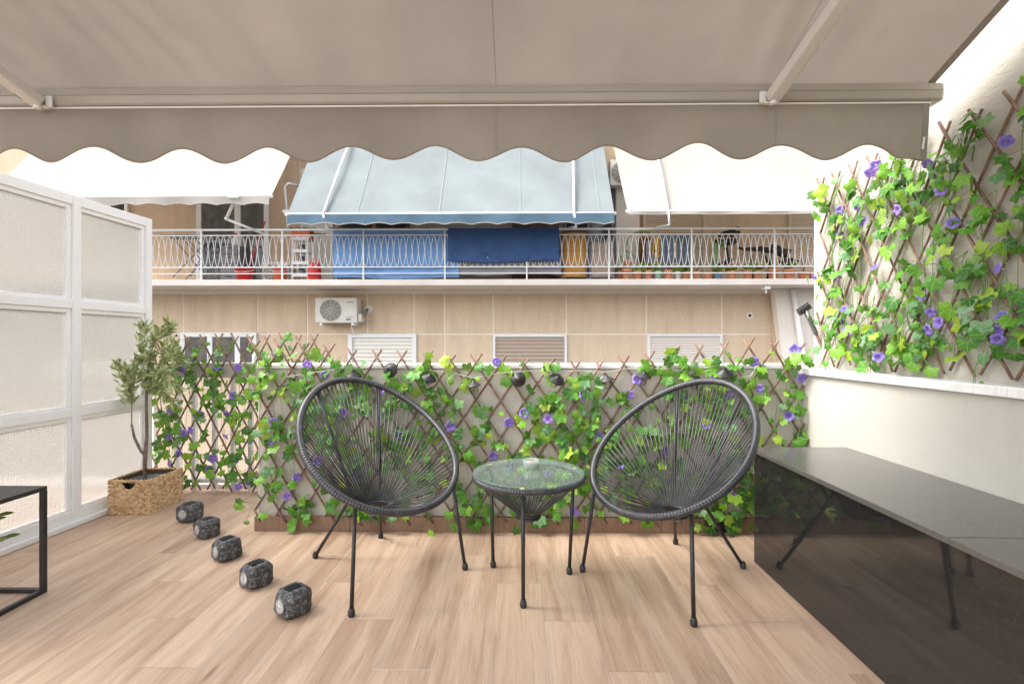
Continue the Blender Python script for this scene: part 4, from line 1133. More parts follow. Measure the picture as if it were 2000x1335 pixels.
def framed(name, u0, u1, z0, z1, yf, fr=0.06, fmat='white_metal', infill=None, imat=None, mull=()):
    x0, x1 = ux(u0), ux(u1)
    g = G()
    g.box(x0, yf - .05, z0, x0 + fr, yf, z1); g.box(x1 - fr, yf - .05, z0, x1, yf, z1)
    g.box(x0 + fr + .0005, yf - .05, z1 - fr, x1 - fr - .0005, yf, z1); g.box(x0 + fr + .0005, yf - .05, z0, x1 - fr - .0005, yf, z0 + fr)
    for mu in mull:
        xm = ux(mu); g.box(xm - fr * .6, yf - .045, z0 + fr + .001, xm + fr * .6, yf - .002, z1 - fr - .001)
    fo = g.build(name, M[fmat], bd, bev=.004)
    xi0, xi1, zi0, zi1 = x0 + fr + .001, x1 - fr - .001, z0 + fr + .001, z1 - fr - .001
    g = G()
    if infill == 'slats':
        n = max(3, int((zi1 - zi0) / 0.075)); h = (zi1 - zi0) / n
        for k in range(n):
            za = zi0 + k * h
            vs = [(xi0, yf - .030, za + .008), (xi1, yf - .030, za + .008), (xi1, yf - .016, za + h - .002), (xi0, yf - .016, za + h - .002), (xi0, yf - .006, za), (xi1, yf - .006, za), (xi1, yf - .006, za + h), (xi0, yf - .006, za + h)]
            g.add(vs, [(0, 1, 2, 3), (4, 5, 1, 0), (3, 2, 6, 7), (5, 4, 7, 6), (0, 3, 7, 4), (1, 5, 6, 2)])
        g.build("shutter", M[imat], fo)
    elif infill == 'roller':
        n = int((zi1 - zi0) / 0.05); h = (zi1 - zi0) / n
        prof_ = []
        for k in range(n):
            prof_ += [(yf - .012, zi0 + k * h), (yf - .026, zi0 + k * h + .012), (yf - .028, zi0 + k * h + h * .5), (yf - .024, zi0 + (k + 1) * h - .008)]
        vs = [(x_, y_, z_) for y_, z_ in prof_ for x_ in (xi0, xi1)]
        g.add(vs, [(2 * i, 2 * i + 1, 2 * i + 3, 2 * i + 2) for i in range(len(prof_) - 1)])
        g.build("shutter", M[imat], fo)
    elif infill == 'curtain':
        nn = 120
        g.grid(lambda u, v: (xi0 + (xi1 - xi0) * u, yf - .012 - .008 * math.sin(u * 55) - .004 * math.sin(u * 23), zi0 + (zi1 - zi0) * v), nn, 1)
        g.build("curtain", M[imat], fo, True)
        g = G(); g.box(xi0, yf - .030, zi0, xi1, yf - .027, zi1); g.build("pane", M['clear_pane'], fo)
    elif infill == 'pane':
        g.box(xi0, yf - .03, zi0, xi1, yf - .01, zi1); g.build("pane", M[imat], fo)
    elif infill == 'panel':
        g.box(xi0, yf - .02, zi0, xi1, yf - .003, zi1); g.build("panel", M[imat], fo)
    return fo
M['clear_pane'] = clear_glass("window_glass", (0.95, 0.96, 0.96), 0.02)
zt_w = P(1000, 651, Y2).z
framed("window", 355, 503, 0.45, zt_w + .02, Y2 - .001, .09, 'white_metal', 'pane', 'curtain', (412, 466))
framed("window", 681, 814, -0.35, zt_w + .0, Y2 - .001, .085, 'white_metal', 'slats', 'shutter_white')
framed("window", 963, 1107, -0.35, zt_w - .02, Y2 - .001, .05, 'white_metal', 'slats', 'shutter_tan')
framed("window", 1264, 1410, -0.35, zt_w - .01, Y2 - .001, .05, 'white_metal', 'roller', 'shutter_pale')
# upper doors
framed("balcony_door", 386, 527, ZS1 + .002, 4.75, Y2 - .003, .10, 'white_metal', 'curtain', 'curtain', (466,))
framed("balcony_window", 213, 252, ZS1 + .9, 4.75, Y2 - .003, .06, 'white_metal', 'pane', 'dark_glass')
framed("balcony_door", 590, 652, ZS1 + .002, 4.6, Y2 - .003, .05, 'white_metal', 'panel', 'shutter_white')
framed("balcony_door", 660, 800, ZS1 + .002, 4.5, Y2 - .003, .07, 'wood_door', 'pane', 'dark_glass', (732,))
framed("balcony_door", 838, 990, ZS1 + .002, 4.5, Y2 - .003, .06, 'shutter_beige', 'roller', 'shutter_beige')
framed("balcony_door", 1000, 1092, ZS1 + .002, 4.5, Y2 - .003, .07, 'wood_door', 'pane', 'wood_door', (1046,))
framed("balcony_door", 1100, 1200, ZS1 + .002, 4.5, Y2 - .013, .07, 'grey_plastic', 'pane', 'dark_glass', (1150,))
framed("balcony_door", 1254, 1378, ZS1 + .002, 4.5, Y2 - .013, .07, 'shutter_beige', 'roller', 'shutter_beige')
framed("balcony_door", 1537, 1640, ZS1 + .002, 4.5, Y2 - .013, .06, 'shutter_beige', 'roller', 'shutter_beige')
# small vent in the lower wall
g = G(); q = P(1464, 616, Y2); g.box(q.x - .06, Y2 - .012, q.z - .06, q.x + .06, Y2 - .0005, q.z + .06); v_ = g.build("vent", M['pale_wall'], bd)
g = G(); Mx = Matrix.Rotation(R(90), 4, 'X'); g.lathe([(0, 0), (.03, 0), (.03, .004), (0, .004)], 14, (q.x, Y2 - .0125, q.z), Mx); g.build("vent_hole", M['solar'], v_)

# ------------------------------------------------------------------ balcony railing
t = thing("balcony_railing", (0, Y1 + .04, ZS1), "white scrolled iron railing along the front of the long balcony opposite", "railing")
YR = Y1 + 0.05
ztop, zr2, zr3, zr4 = P(1000, 447.5, YR).z, P(1000, 458.5, YR).z, P(1000, 521, YR).z, P(1000, 533.5, YR).z
xl, xr = -13.0, 9.0
for nm, z, h in (("top_rail", ztop, .034), ("scroll_rail", zr2, .018), ("scroll_rail", zr3, .02), ("bottom_rail", zr4, .016)):
    g = G(); g.box(xl, YR - .014, z - h / 2, xr, YR + .014, z + h / 2); g.build(nm, M['white_metal'], t)
x = P(393.5, 500, YR).x
k = -5
while True:
    xp = x + k * 1.525
    if xp > xr: break
    if xp > xl:
        g = G()
        for za, zb_ in ((ZS1 + .0005, zr4 - .0081), (zr4 + .0081, zr3 - .0101), (zr3 + .0101, zr2 - .0091), (zr2 + .0091, ztop - .0171)):
            g.box(xp - .013, YR - .013, za, xp + .013, YR + .013, zb_)
        g.build("post", M['white_metal'], t)
    k += 1
g = G(); per_ = 0.2325
zlo, zhi = zr3 + .012, zr2 - .012; zm, za_ = (zlo + zhi) / 2, (zhi - zlo) / 2
def soft(s_):      # pointed-round wave
    return math.copysign(abs(math.sin(s_)) ** 0.8, math.sin(s_))
for ph in (0, math.pi):
    pts = []
    n = int((xr - xl) / per_ * 16)
    for i in range(n + 1):
        x_ = xl + (xr - xl) * i / n; s_ = 2 * math.pi * x_ / per_ + ph
        pts.append((x_, YR + (0.006 if ph else -0.006), zm + za_ * soft(s_)))
    g.tube(pts, 0.0058, 5)
g.build("scrollwork", M['white_metal'], t)

# ------------------------------------------------------------------ awnings opposite
def far_awning(label, x0, x1, zb_, ztp, m_, mv, scallop, arms, seams=(), drop=.155, YB=8.45, clipper=None):
    t = thing("balcony_awning", ((x0 + x1) / 2, YB, zb_), label, "awning")
    def fn(u, v):
        sag = -0.05 * math.sin(math.pi * v)
        return (x0 + (x1 - x0) * u, YB + (9.87 - YB) * v, zb_ + (ztp - zb_) * v + sag)
    g = G(); g.grid(fn, 40, 12); g.build("canopy", m_, t, True)
    g = G(); g.tube([(x0 - .03, YB, zb_), (x1 + .03, YB, zb_)], 0.03, 10); g.build("front_bar", M['white_metal'], t, True)
    nsc = 0.46
    def vz(x):
        if not scallop: return zb_ - drop
        return zb_ - drop + .035 * abs(math.sin(math.pi * (x - x0) / nsc)) ** 1.0
    n = int((x1 - x0) / .03)
    def vf(u, v):
        x = x0 + .01 + (x1 - x0 - .02) * u
        return (x, YB - .032 + .012 * math.sin(x * 6) * v, zb_ - .0 + (vz(x) - zb_) * v)
    g = G(); g.grid(vf, n, 4); g.build("valance", mv, t, True)
    g = G(); g.tube([vf(i / n, 1) for i in range(n + 1)], .008, 5); g.build("valance_binding", M['canvas_white'], t)
    for xs_ in seams:
        u_ = (xs_ - x0) / (x1 - x0)
        g = G(); g.grid(lambda u, v: (xs_ - .010 + .020 * u, fn(u_, v)[1] - .006, fn(u_, v)[2] + .004), 1, 12); g.build("seam", M['blue_seam'], t)
    for xa_, kind in arms:
        u_ = (xa_ - x0) / (x1 - x0)
        if kind == 'drop':     # pivot arm lying on the canvas, elbow down to the rail
            g = G(); g.tube([Vector(fn(u_, 1)) + Vector((0.12, -.03, 0)), Vector(fn(u_, .5)) + Vector((.06, -.07, .05)), Vector((xa_, YB - .04, zb_ + .0))], .022, 8)
            g.build("arm", M['white_metal'], t, True)
            g = G(); g.tube([(xa_, YB - .04, zb_), (xa_ + .04, YB + .02, zb_ - .22), (xa_ - .02, YR - .02, ztop + .02)], .02, 8); g.build("arm", M['white_metal'], t, True)
        else:                  # elbowed arm below the front bar
            a = Vector((xa_, YB + .02, zb_ - .01)); b_ = Vector((xa_ - .27, YB + .2, zb_ - .33)); c_ = Vector((xa_ + .2, YR, ztop - .02 - .06))
            g = G(); g.tube([a, b_], .028, 8); g.build("arm", M['white_metal'], t, True)
            g = G(); g.tube([b_ + Vector((0, 0, -.01)), c_], .024, 8); g.build("arm", M['white_metal'], t, True)
            g = G(); g.ell(b_, .038, .038, .038, 10, 6); g.build("elbow", M['white_metal'], t, True)
            g = G(); g.box(xa_ - .09, YB - .05, zb_ - .03, xa_ + .09, YB - .031, zb_ + .035); g.build("bracket", M['white_metal'], t)
    return t
xb = lambda u, v: P(u, v, 8.45).x
far_awning("white canvas awning over the left end of the balcony, with a wavy cream valance", -9.4, xb(529, 385), P(500, 384, 8.45).z, 5.66, M['canvas_white'], M['canvas_white'], True, [(xb(459, 385), 'elbow')])
far_awning("faded pale blue awning over the middle of the balcony, with a deeper blue wavy valance", xb(561, 418), xb(1200, 418), P(900, 418, 8.45).z, 5.5, M['canvas_blue'], M['canvas_blue_deep'], True,
           [(xb(633, 420), 'drop'), (xb(1121, 420), 'drop')], [xb(697, 418), xb(857, 418), xb(1016, 418), xb(1172, 418)], .19)
far_awning("plain white awning over the right end of the balcony, straight bottom edge", xb(1226, 413), 7.0, P(1300, 413, 8.45).z, 5.24, M['canvas_white'], M['canvas_white'], False, [(xb(1304, 413), 'drop')], (), .055)
# bent wall bracket left of the blue awning
t = thing("bracket_rail", P(558, 420, 9.2), "bent white tube bracket left of the blue awning", "bracket")
g = G(); g.tube([P(590, 365, 9.3), P(563, 358, 9.0), P(556, 364, 9.0), P(560, 405, 9.0), P(562, 445, 9.0)], .02, 8); g.build("bent_tube", M['white_metal'], t, True)
g = G(); a = P(553, 413, 8.7); g.obox(a, P(566, 413, 8.7), .05, .05); g.build("end_clamp", M['shutter_pale'], t)

# ------------------------------------------------------------------ air conditioners
def aircon(label, c, w, h, d, base_legs=True, flip=False):
    """c: front bottom left corner"""
    t = thing("air_conditioner", c, label, "air conditioner")
    x0, y0, z0 = c
    g = G(); g.box(x0, y0, z0, x0 + w, y0 + d, z0 + h); body = g.build("case", M['ac_case'], t, bev=.012)
    fx, fz, fr = x0 + w * .37, z0 + h * .5, h * .42
    Mx = Matrix.Rotation(R(90), 4, 'X')
    g = G(); g.lathe([(0, .0), (fr, .0), (fr, .004), (0, .004)], 32, (fx, y0 - .0015, fz), Mx); fan = g.build("fan_opening", M['ac_dark'], t)
    g = G()
    for k in range(1, 9):
        g.tube([(fx + fr * k / 8 * math.cos(a * .2618), y0 - .011, fz + fr * k / 8 * math.sin(a * .2618)) for a in range(24)], .0042, 4, True)
    for k in range(12):
        a = k * math.pi / 6; g.tube([(fx + .02 * math.cos(a), y0 - .009, fz + .02 * math.sin(a)), (fx + fr * math.cos(a), y0 - .009, fz + fr * math.sin(a))], .004, 4)
    g.build("fan_grille", M['ac_case'], fan)
    g = G(); g.box(x0 + w * .70, y0 - .004, z0 + .04, x0 + w - .03, y0 - .0005, z0 + h - .03); g.build("front_panel", M['ac_case'], t, bev=.002)
    g = G()
    g.box(x0 + w * .76, y0 - .006, z0 + h * .80, x0 + w * .93, y0 - .0042, z0 + h * .83); g.box(x0 + w * .76, y0 - .006, z0 + h * .22, x0 + w * .92, y0 - .0042, z0 + h * .24)
    g.box(x0 + w * .74, y0 - .006, z0 + h * .10, x0 + w * .86, y0 - .0042, z0 + h * .17); g.build("badge", M['grey_plastic'], t)
    g = G(); g.box(x0 + w + .0005, y0 + .04, z0 + .02, x0 + w + .08, y0 + d * .8, z0 + h * .36); g.build("valve_cover", M['ac_case'], t, bev=.02)
    if base_legs:
        g = G()
        for q in (.1, .86): g.box(x0 + w * q, y0 + .02, z0 - .05, x0 + w * q + .05, y0 + d + .02, z0 - .0005)
        g.build("wall_bracket", M['white_metal'], t)
        g = G(); hx = P(718, 603, Y2)
        g.tube([(x0 + w + .05, y0 + .1, z0 + h * .35), (x0 + w + .12, y0 + .15, z0 + h * .5), (hx.x, Y2 - .01, hx.z)], .016, 8); g.tube([(x0 + w + .06, y0 + .1, z0 + h * .2), (x0 + w + .14, y0 + .16, z0 + h * .32), (hx.x, Y2 - .01, hx.z - .02)], .012, 8); g.build("pipe", M['grey_plastic'], t, True)
        g = G(); g.tube([(x0 + w * .82, y0 + .1, z0 - .051), (x0 + w * .80, Y2 - .03, z0 - .25), (x0 + w * .78, Y2 - .02, z0 - .5)], .009, 6); g.build("drain_hose", M['white_metal'], t, True)
    return t
a = P(615.5, 630, 9.52); b_ = P(697, 581, 9.52)
aircon("cream wall mounted air conditioner on the lower facade, above the slatted window", (a.x, 9.52, a.z), b_.x - a.x, b_.z - a.z, .3)
a = P(512, 545, 9.45); aircon("white air conditioner standing on the balcony floor behind the railing", (a.x, 9.45, ZS1 + .002), .52, .40, .28, False)
a = P(1193, 362, 9.5); aircon("grey air conditioner high on the column between the blue and right awnings", (ux(1192, 9.52), 9.52, P(1193, 362, 9.52).z), .62, .50, .2, False)
g = G(); Mx = Matrix.Rotation(R(90), 4, 'X'); q = P(718, 603, Y2)
g.lathe([(0, 0), (.085, 0), (.07, .004), (0, .005)], 16, (q.x + .02, Y2 - .0005, q.z), Mx); tag(g.build("wall_patch", M['pale_wall'], bd))

# ------------------------------------------------------------------ cloths and clutter on the balcony
def cloth(name, label, u0, v0, u1, v1, Y, m_, amp=.02, waves=9, seed=1, hemdrop=0.02, group=None, cat="cloth", ties=()):
    rr = random.Random(seed)
    a, b_ = P(u0, v0, Y), P(u1, v1, Y)
    def fn(u, v):
        x = a.x + (b_.x - a.x) * u; z = a.z + (b_.z - a.z) * v
        z += hemdrop * math.sin(u * 7 + seed) * v
        y = Y + amp * v * math.sin(u * waves * 2 + seed) * .6 + amp * .5 * math.sin(u * waves * 5 + v * 3 + seed) * v
        for tu, tv in ties:
            d = math.hypot((u - tu) * (b_.x - a.x) / abs(b_.z - a.z), v - tv)
            y += .035 * math.exp(-(d / .12) ** 2); ang = math.atan2(v - tv, (u - tu) * 3)
            y += .010 * math.sin(ang * 9) * math.exp(-(d / .4) ** 2)
        return (x, y, z)
    g = G(); g.grid(fn, 90, 20)
    o = g.build(name, m_, None, True, thick=.006)
    return tag(o, label, cat, group)
cloth("blue_sheet", "large light blue sheet screening the balcony railing from inside", 651, 446, 897, 543, YR + .05, M['cloth_blue'], .02, 9, 1, .015)
cloth("navy_sheet", "navy blue sheet tied over the front of the balcony railing", 875, 446, 1092, 511, YR - .045, M['cloth_navy'], .02, 6, 2, .02, ties=((.06, .77), (.36, .85), (.79, .73)))
cloth("grey_sheet", "pale grey cloth hanging inside the railing below the navy sheet", 896, 500, 1096, 536, YR + .06, M['cloth_grey'], .02, 7, 3, .02)
jt = thing("denim_trousers", P(1319, 462, YR + .25), "faded blue jeans hanging to dry behind the railing on the right", "jeans")
for q in ((1290, 462, 1315, 522, YR + .25, 4), (1323, 462, 1348, 518, YR + .26, 5)):
    o = cloth("trouser_leg", None, *q[:5], M['denim'], .03, 3, q[5], .05, cat=None)
    o.parent = jt; o.location = -jt.location
o = cloth("waist", None, 1289, 460, 1349, 474, YR + .245, M['denim'], .01, 3, 6, .0, cat=None); o.parent = jt; o.location = -jt.location
cloth("yellow_cloth", "crumpled yellow cloth hanging left of the jeans", 1275, 464, 1289, 498, YR + .22, M['cloth_yellow'], .05, 4, 6, .06)
cloth("brown_curtain", "dark brown cloth hanging beside the pale column behind the tall cactus", 1248, 462, 1273, 522, YR + .45, M['cloth_brown'], .05, 4, 7, .03, cat="curtain")
cloth("white_towel", "pale towel hanging behind the mint green pot", 1262, 470, 1276, 520, YR + .3, M['cloth_grey'], .03, 4, 8, .03, cat="towel")
# folded chairs
def folded_chair(label, u0, v0, u1, v1, m_, frame, Y=YR + .12):
    a, b_ = P(u0, v0, Y), P(u1, v1, Y)
    t = thing("folding_chair", ((a.x + b_.x) / 2, Y, ZS1), label, "chair")
    z0 = ZS1 + .004
    g = G(); g.grid(lambda u, v: (a.x + .02 + (b_.x - a.x - .04) * u, Y + .02 * math.sin(v * 3.1), z0 + .06 + (a.z - z0 - .1) * v), 4, 12); g.build("sling", m_, t, True, thick=.012)
    for x_ in (a.x, b_.x):
        g = G(); g.obox((x_, Y + .02, z0), (x_, Y + .05, a.z), .03, .03, (1, 0, 0)); g.build("frame_side", frame, t)
    g = G(); g.obox((a.x - .02, Y + .03, a.z - .02), (b_.x + .02, Y + .03, a.z - .02), .035, .035); g.obox((a.x - .02, Y + .01, z0 + .06), (b_.x + .02, Y + .01, z0 + .06), .03, .03); g.build("crossbar", frame, t)
folded_chair("folded deck chair with an orange canvas sling behind the railing", 1099, 450, 1146, 545, M['cloth_orange'], M['wood_door'])
folded_chair("folded beige woven chair beside the orange deck chair", 1153, 468, 1199, 545, M['cloth_beige'], M['grey_plastic'], YR + .14)
# drying rack
t = thing("drying_rack", P(355, 540, 9.4), "dark folding clothes drying rack behind the railing at the balcony's left end", "drying rack")
g = G()
for dy in (0, .35):
    for p_, q_ in (((312, 459), (398, 459)), ((335, 461), (402, 540)), ((405, 470), (338, 541)), ((360, 461), (415, 520)), ((415, 465), (372, 540))):
        a, b_ = P(*p_, 9.3), P(*q_, 9.3); a.z = max(a.z, ZS1 + .02); b_.z = max(b_.z, ZS1 + .02)
        g.tube([a + Vector((0, dy, 0)), b_ + Vector((0, dy, 0))], .011, 6)
g.build("rack_frame", M['grey_plastic'], t)
g = G()
for k in range(7): g.tube([P(312, 459, 9.3) + Vector((0, .05 * k, 0)), P(398, 459, 9.3) + Vector((0, .05 * k, 0))], .005, 5)
g.build("drying_lines", M['grey_metal'], t)
# drawer tower
a, b_ = P(430, 478, 9.55), P(466, 520, 9.55)
t = thing("drawer_tower", ((a.x + b_.x) / 2, 9.6, ZS1), "grey plastic drawer tower with bits on top, in front of the dark curtained door", "drawers")
g = G(); g.box(a.x, 9.55, ZS1 + .002, b_.x, 9.85, a.z); g.build("drawer_case", M['grey_plastic'], t, bev=.01)
hh = (a.z - ZS1) / 4
for k in range(4):
    g = G(); g.box(a.x + .02, 9.535, ZS1 + .02 + k * hh, b_.x - .02, 9.5495, ZS1 + hh * (k + 1) - .02); dr = g.build("drawer", M['cloth_grey'], t, bev=.006)
    g = G(); g.box(a.x + .12, 9.527, ZS1 + hh * (k + .62), b_.x - .12, 9.5348, ZS1 + hh * (k + .72)); g.build("handle", M['black_metal'], dr)
t = thing("detergent_bottle", (b_.x - .12, 9.65, a.z + .001), "red and white bottle standing on the grey drawer tower", "bottle")
g = G(); g.lathe([(0, 0), (.05, 0), (.055, .02), (.055, .14), (.025, .18), (.025, .2), (0, .2)], 14, (b_.x - .12, 9.65, a.z + .001)); g.build("bottle_body", M['white_pot'], t, True)
g = G(); g.lathe([(0, .2), (.032, .2), (.032, .25), (0, .25)], 12, (b_.x - .12, 9.65, a.z + .0015)); g.build("cap", M['red_plastic'], t, True)
# mop in bucket
def bucket(label, u, r, h, Y, m_, cat="bucket"):
    x = P(u, 540, Y).x
    t = thing("bucket", (x, Y, ZS1), label, cat)
    c = (x, Y, ZS1 + .002)
    g = G(); g.lathe([(0, 0), (r * .78, 0), (r, h), (r * 1.06, h), (r * 1.06, h * .93), (r * 1.03, h * .93), (r * .98, h * .99), (r * .76, .01), (0, .01)], 24, c); g.build("bucket_body", m_, t, True)
    g = G(); g.tube([(x + r * 1.05 * math.cos(k * math.pi / 12), Y - r * .9 * math.sin(k * math.pi / 12), c[2] + h * .9 - .05 * math.sin(k * math.pi / 12)) for k in range(13)], .007, 5); g.build("handle", M['white_metal'], t)
bucket("red bucket with the mop standing in it, left of the floor air conditioner", 478, .165, .24, 9.3, M['red_plastic'])
bucket("orange bucket in front of the floor air conditioner", 547, .13, .24, 9.25, M['orange_plastic'])
t = thing("mop", P(478, 535, 9.3), "mop with a slanting red handle standing in the red bucket", "mop")
g = G(); g.tube([P(484, 528, 9.3), P(518, 432, 9.5)], .014, 8); g.build("handle", M['red_plastic'], t, True)
g = G()
for k in range(14):
    a_ = k * .45; p_ = P(484, 528, 9.3); g.tube([p_, p_ + Vector((.06 * math.cos(a_), .06 * math.sin(a_), -.04)), p_ + Vector((.08 * math.cos(a_), .08 * math.sin(a_), -.08))], .01, 5)
g.build("mop_head", M['cloth_grey'], t)
# white shelf stand with planter
a, b_ = P(571, 467, 9.2), P(601, 467, 9.2)
t = thing("shelf_rack", ((a.x + b_.x) / 2, 9.25, ZS1), "narrow white plastic shelf rack carrying a red planter", "shelf")
for x_ in (a.x, b_.x):
    for y_ in (9.2, 9.42):
        g = G(); g.tube([(x_, y_, ZS1 + .002), (x_, y_, a.z)], .014, 8); g.build("post", M['white_pot'], t)
for k in range(4):
    z = ZS1 + .08 + k * (a.z - ZS1 - .1) / 3
    g = G(); g.box(a.x - .015, 9.19, z, b_.x + .015, 9.43, z + .025); g.box(a.x - .015, 9.19, z + .0255, b_.x + .015, 9.2, z + .06); g.build("shelf", M['white_pot'], t, bev=.003)
for k in range(3):
    z = ZS1 + .105 + k * (a.z - ZS1 - .1) / 3
    tt = thing("storage_jar", (a.x + .14, 9.3, z), ["dark jar on the bottom shelf of the white rack", "dark jar on the second shelf of the white rack", "dark jar on the third shelf of the white rack"][k], "jar", "jars on the white shelf rack")
    g = G(); g.lathe([(0, .0005), (.06, .0005), (.062, .09), (.045, .11), (0, .11)], 14, (a.x + .14, 9.3, z)); g.build("jar_body", M['grey_plastic'], tt, True)
    g = G(); g.lathe([(0, .1105), (.05, .1105), (.05, .14), (0, .14)], 14, (a.x + .14, 9.3, z)); g.build("lid", M['black_metal'], tt, True)
def tuft(g, c, n, L_, w_, rr, up=.8, sp=1.0):
    for i in range(n):
        a_ = rr.uniform(0, 6.283); d = Vector((math.cos(a_) * sp, math.sin(a_) * sp, rr.uniform(.1, up)))
        narrow_leaf(g, c + Vector((rr.gauss(0, .02), rr.gauss(0, .02), 0)), d, Vector((rr.gauss(0, .4), -1, .4)), L_ * rr.uniform(.6, 1.2), w_)
t = thing("planter", ((a.x + b_.x) / 2, 9.3, a.z), "red planter with trailing leaves on top of the white shelf rack", "planter")
g = G(); zz_ = a.z + .002
g.box(a.x - .03, 9.22, zz_, b_.x + .03, 9.40, zz_ + .15); g.box(a.x - .045, 9.205, zz_ + .1505, b_.x + .045, 9.415, zz_ + .18); g.build("trough", M['orange_plastic'], t, bev=.008)
g = G(); rr = random.Random(12)
for x_ in (a.x - .05, a.x + .1, b_.x, b_.x + .12, b_.x + .2): tuft(g, Vector((x_, 9.3, zz_ + (.19 if x_ < b_.x + .1 else .08))), 46, .11, .03, rr, .6)
g.build("foliage", M['pot_leaf'], t)
# red watering can
x_ = P(614, 540, 9.2).x
t = thing("watering_can", (x_, 9.2, ZS1), "red plastic canister right of the white shelf rack", "canister")
g = G(); g.lathe([(0, .002), (.12, .002), (.125, .22), (.10, .30), (.05, .34), (0, .34)], 20, (x_, 9.2, ZS1)); g.build("can_body", M['red_plastic'], t, True)
g = G(); g.tube([(x_ - .10, 9.2, ZS1 + .29), (x_ - .04, 9.2, ZS1 + .42), (x_ + .05, 9.2, ZS1 + .40), (x_ + .11, 9.2, ZS1 + .27)], .016, 8); g.build("handle", M['red_plastic'], t, True)

# ------------------------------------------------------------------ pots along the right of the balcony
def pot(u, w, h, m_, plant, label, Y=YR + .16, z=None, seed=0):
    x = P(u, 540, Y).x; z = ZS1 + .002 if z is None else z
    rr = random.Random(seed + int(u)); r = w / 2
    t = thing("flower_pot", (x, Y, z), label, "flower pot", "plant pots along the balcony railing")
    g = G(); g.lathe([(0, 0), (r * .68, 0), (r * .92, h * .78), (r, h * .78), (r, h), (r * .88, h), (r * .86, h * .84), (0, h * .82)], 20, (x, Y, z)); g.build("pot", M[m_], t, True)
    g = G(); g.lathe([(0, h * .825), (r * .8, h * .83), (0, h * .88)], 12, (x, Y, z + .004)); g.build("soil", M['soil'], t)
    g = G(); c = Vector((x, Y, z + h * .86)); mm = M['pot_leaf']
    if plant == 'spiky': tuft(g, c, 30, .24, .024, rr, 1.6, .6)
    elif plant == 'grass': tuft(g, c, 90, .16, .016, rr, 1.2, .7)
    elif plant == 'bushy':
        for k in range(5): tuft(g, c + Vector((rr.gauss(0, .04), rr.gauss(0, .03), rr.uniform(0, .12))), 22, .10, .034, rr, 1.0, .8)
    elif plant == 'aloe': tuft(g, c, 14, .22, .035, rr, 2.4, .6)
    elif plant == 'twigs':
        mm = M['stick']
        for k in range(6):
            d = Vector((rr.gauss(0, .06), rr.gauss(0, .04), rr.uniform(.12, .3))); g.tube([c, c + d * .5 + Vector((.01, 0, .01)), c + d], .006, 5)
    elif plant == 'cactus':
        mm = M['cactus']; g.tube([c - Vector((0, 0, .02)), c + Vector((.005, 0, .2)), c + Vector((0, 0, .44)), c + Vector((.01, 0, .58))], [.05, .055, .05, .03], 10)
        g.tube([c + Vector((.03, 0, .46)), c + Vector((.1, -.02, .52)), c + Vector((.2, -.02, .62))], [.03, .032, .02], 8)
        for k in range(12): g.ell(c + Vector((rr.uniform(-.02, .2), rr.gauss(0, .03), .5 + rr.uniform(0, .16))), .02, .02, .03, 6, 4)
    elif plant == 'pads':
        mm = M['cactus']
        def pad(p_, d, L_, w_):
            d = d.normalized(); q = d.to_track_quat('Z', 'Y').to_matrix(); g.ell(p_ + d * L_ * .5, w_, .018, L_ * .52, 9, 6, q); return p_ + d * L_
        e1 = pad(c, Vector((-.25, 0, 1)), .24, .03); e2 = pad(e1, Vector((.25, 0, 1)), .2, .032); e3 = pad(e2, Vector((.8, 0, .8)), .18, .034); e4 = pad(e3, Vector((1, 0, .15)), .18, .036); pad(e4, Vector((1, 0, -.25)), .14, .05)
        f1 = pad(e1, Vector((.8, 0, -.55)), .22, .02); pad(f1, Vector((.7, 0, -.7)), .15, .03); pad(c + Vector((.1, 0, 0)), Vector((-.5, 0, .6)), .14, .035)
        pad(c + Vector((-.1, 0, -.02)), Vector((-.2, 0, 1)), .15, .04)
    if g.v: g.build("plant", mm, t, plant in ('cactus', 'pads'))
    return t
pot(1212, .17, .20, 'terracotta', 'grass', "terracotta pot at the left end of the row, partly behind its neighbour", YR + .34)
pot(1224, .19, .21, 'terracotta', None, "terracotta pot carrying a second pot, just right of the railing post")
pot(1226, .17, .16, 'terracotta', 'pads', "terracotta pot stacked on another, holding the tall jointed cactus", YR + .2, ZS1 + .216)
pot(1245, .16, .17, 'terracotta', 'aloe', "terracotta pot with fat leaves drooping over its rim, under the arching cactus")
pot(1266, .15, .18, 'terracotta', 'bushy', "terracotta pot just left of the mint green pot")
pot(1285, .13, .17, 'mint', 'spiky', "mint green pot with tall spiky leaves below the yellow cloth")
pot(1305, .16, .18, 'terracotta', 'twigs', "terracotta pot between the mint green and the white pots")
pot(1324, .11, .16, 'white_pot', 'grass', "small white pot with thin straggling leaves below the jeans")
pot(1340, .14, .15, 'terracotta', 'bushy', "terracotta pot just right of the white pot")
pot(1361, .15, .16, 'terracotta', 'twigs', "terracotta pot by the railing post, left of the column cactus")
pot(1383, .16, .13, 'terracotta', None, "wide bare terracotta pot left of the blue pot")
pot(1396, .17, .20, 'terracotta', 'cactus', "terracotta pot behind the row with a thick upright column cactus", YR + .4)
pot(1402, .17, .14, 'blue_pot', 'bushy', "rounded blue grey pot with a small plant")
pot(1429, .18, .17, 'terracotta', 'grass', "terracotta pot with a wide tuft of grass, right of the blue pot")
pot(1460, .16, .18, 'terracotta', 'spiky', "terracotta pot with upright spikes below the driftwood stand")
pot(1479, .16, .18, 'terracotta', 'bushy', "terracotta pot left of the large thick rimmed pot")
pot(1510, .20, .21, 'terracotta', 'aloe', "largest terracotta pot with a thick rim, left of the right railing post")
pot(1541, .21, .20, 'terracotta', 'bushy', "broad terracotta pot right of the right railing post, tufted with orange green leaves")
pot(1569, .19, .15, 'terracotta', 'twigs', "low terracotta pot near the right end of the row")
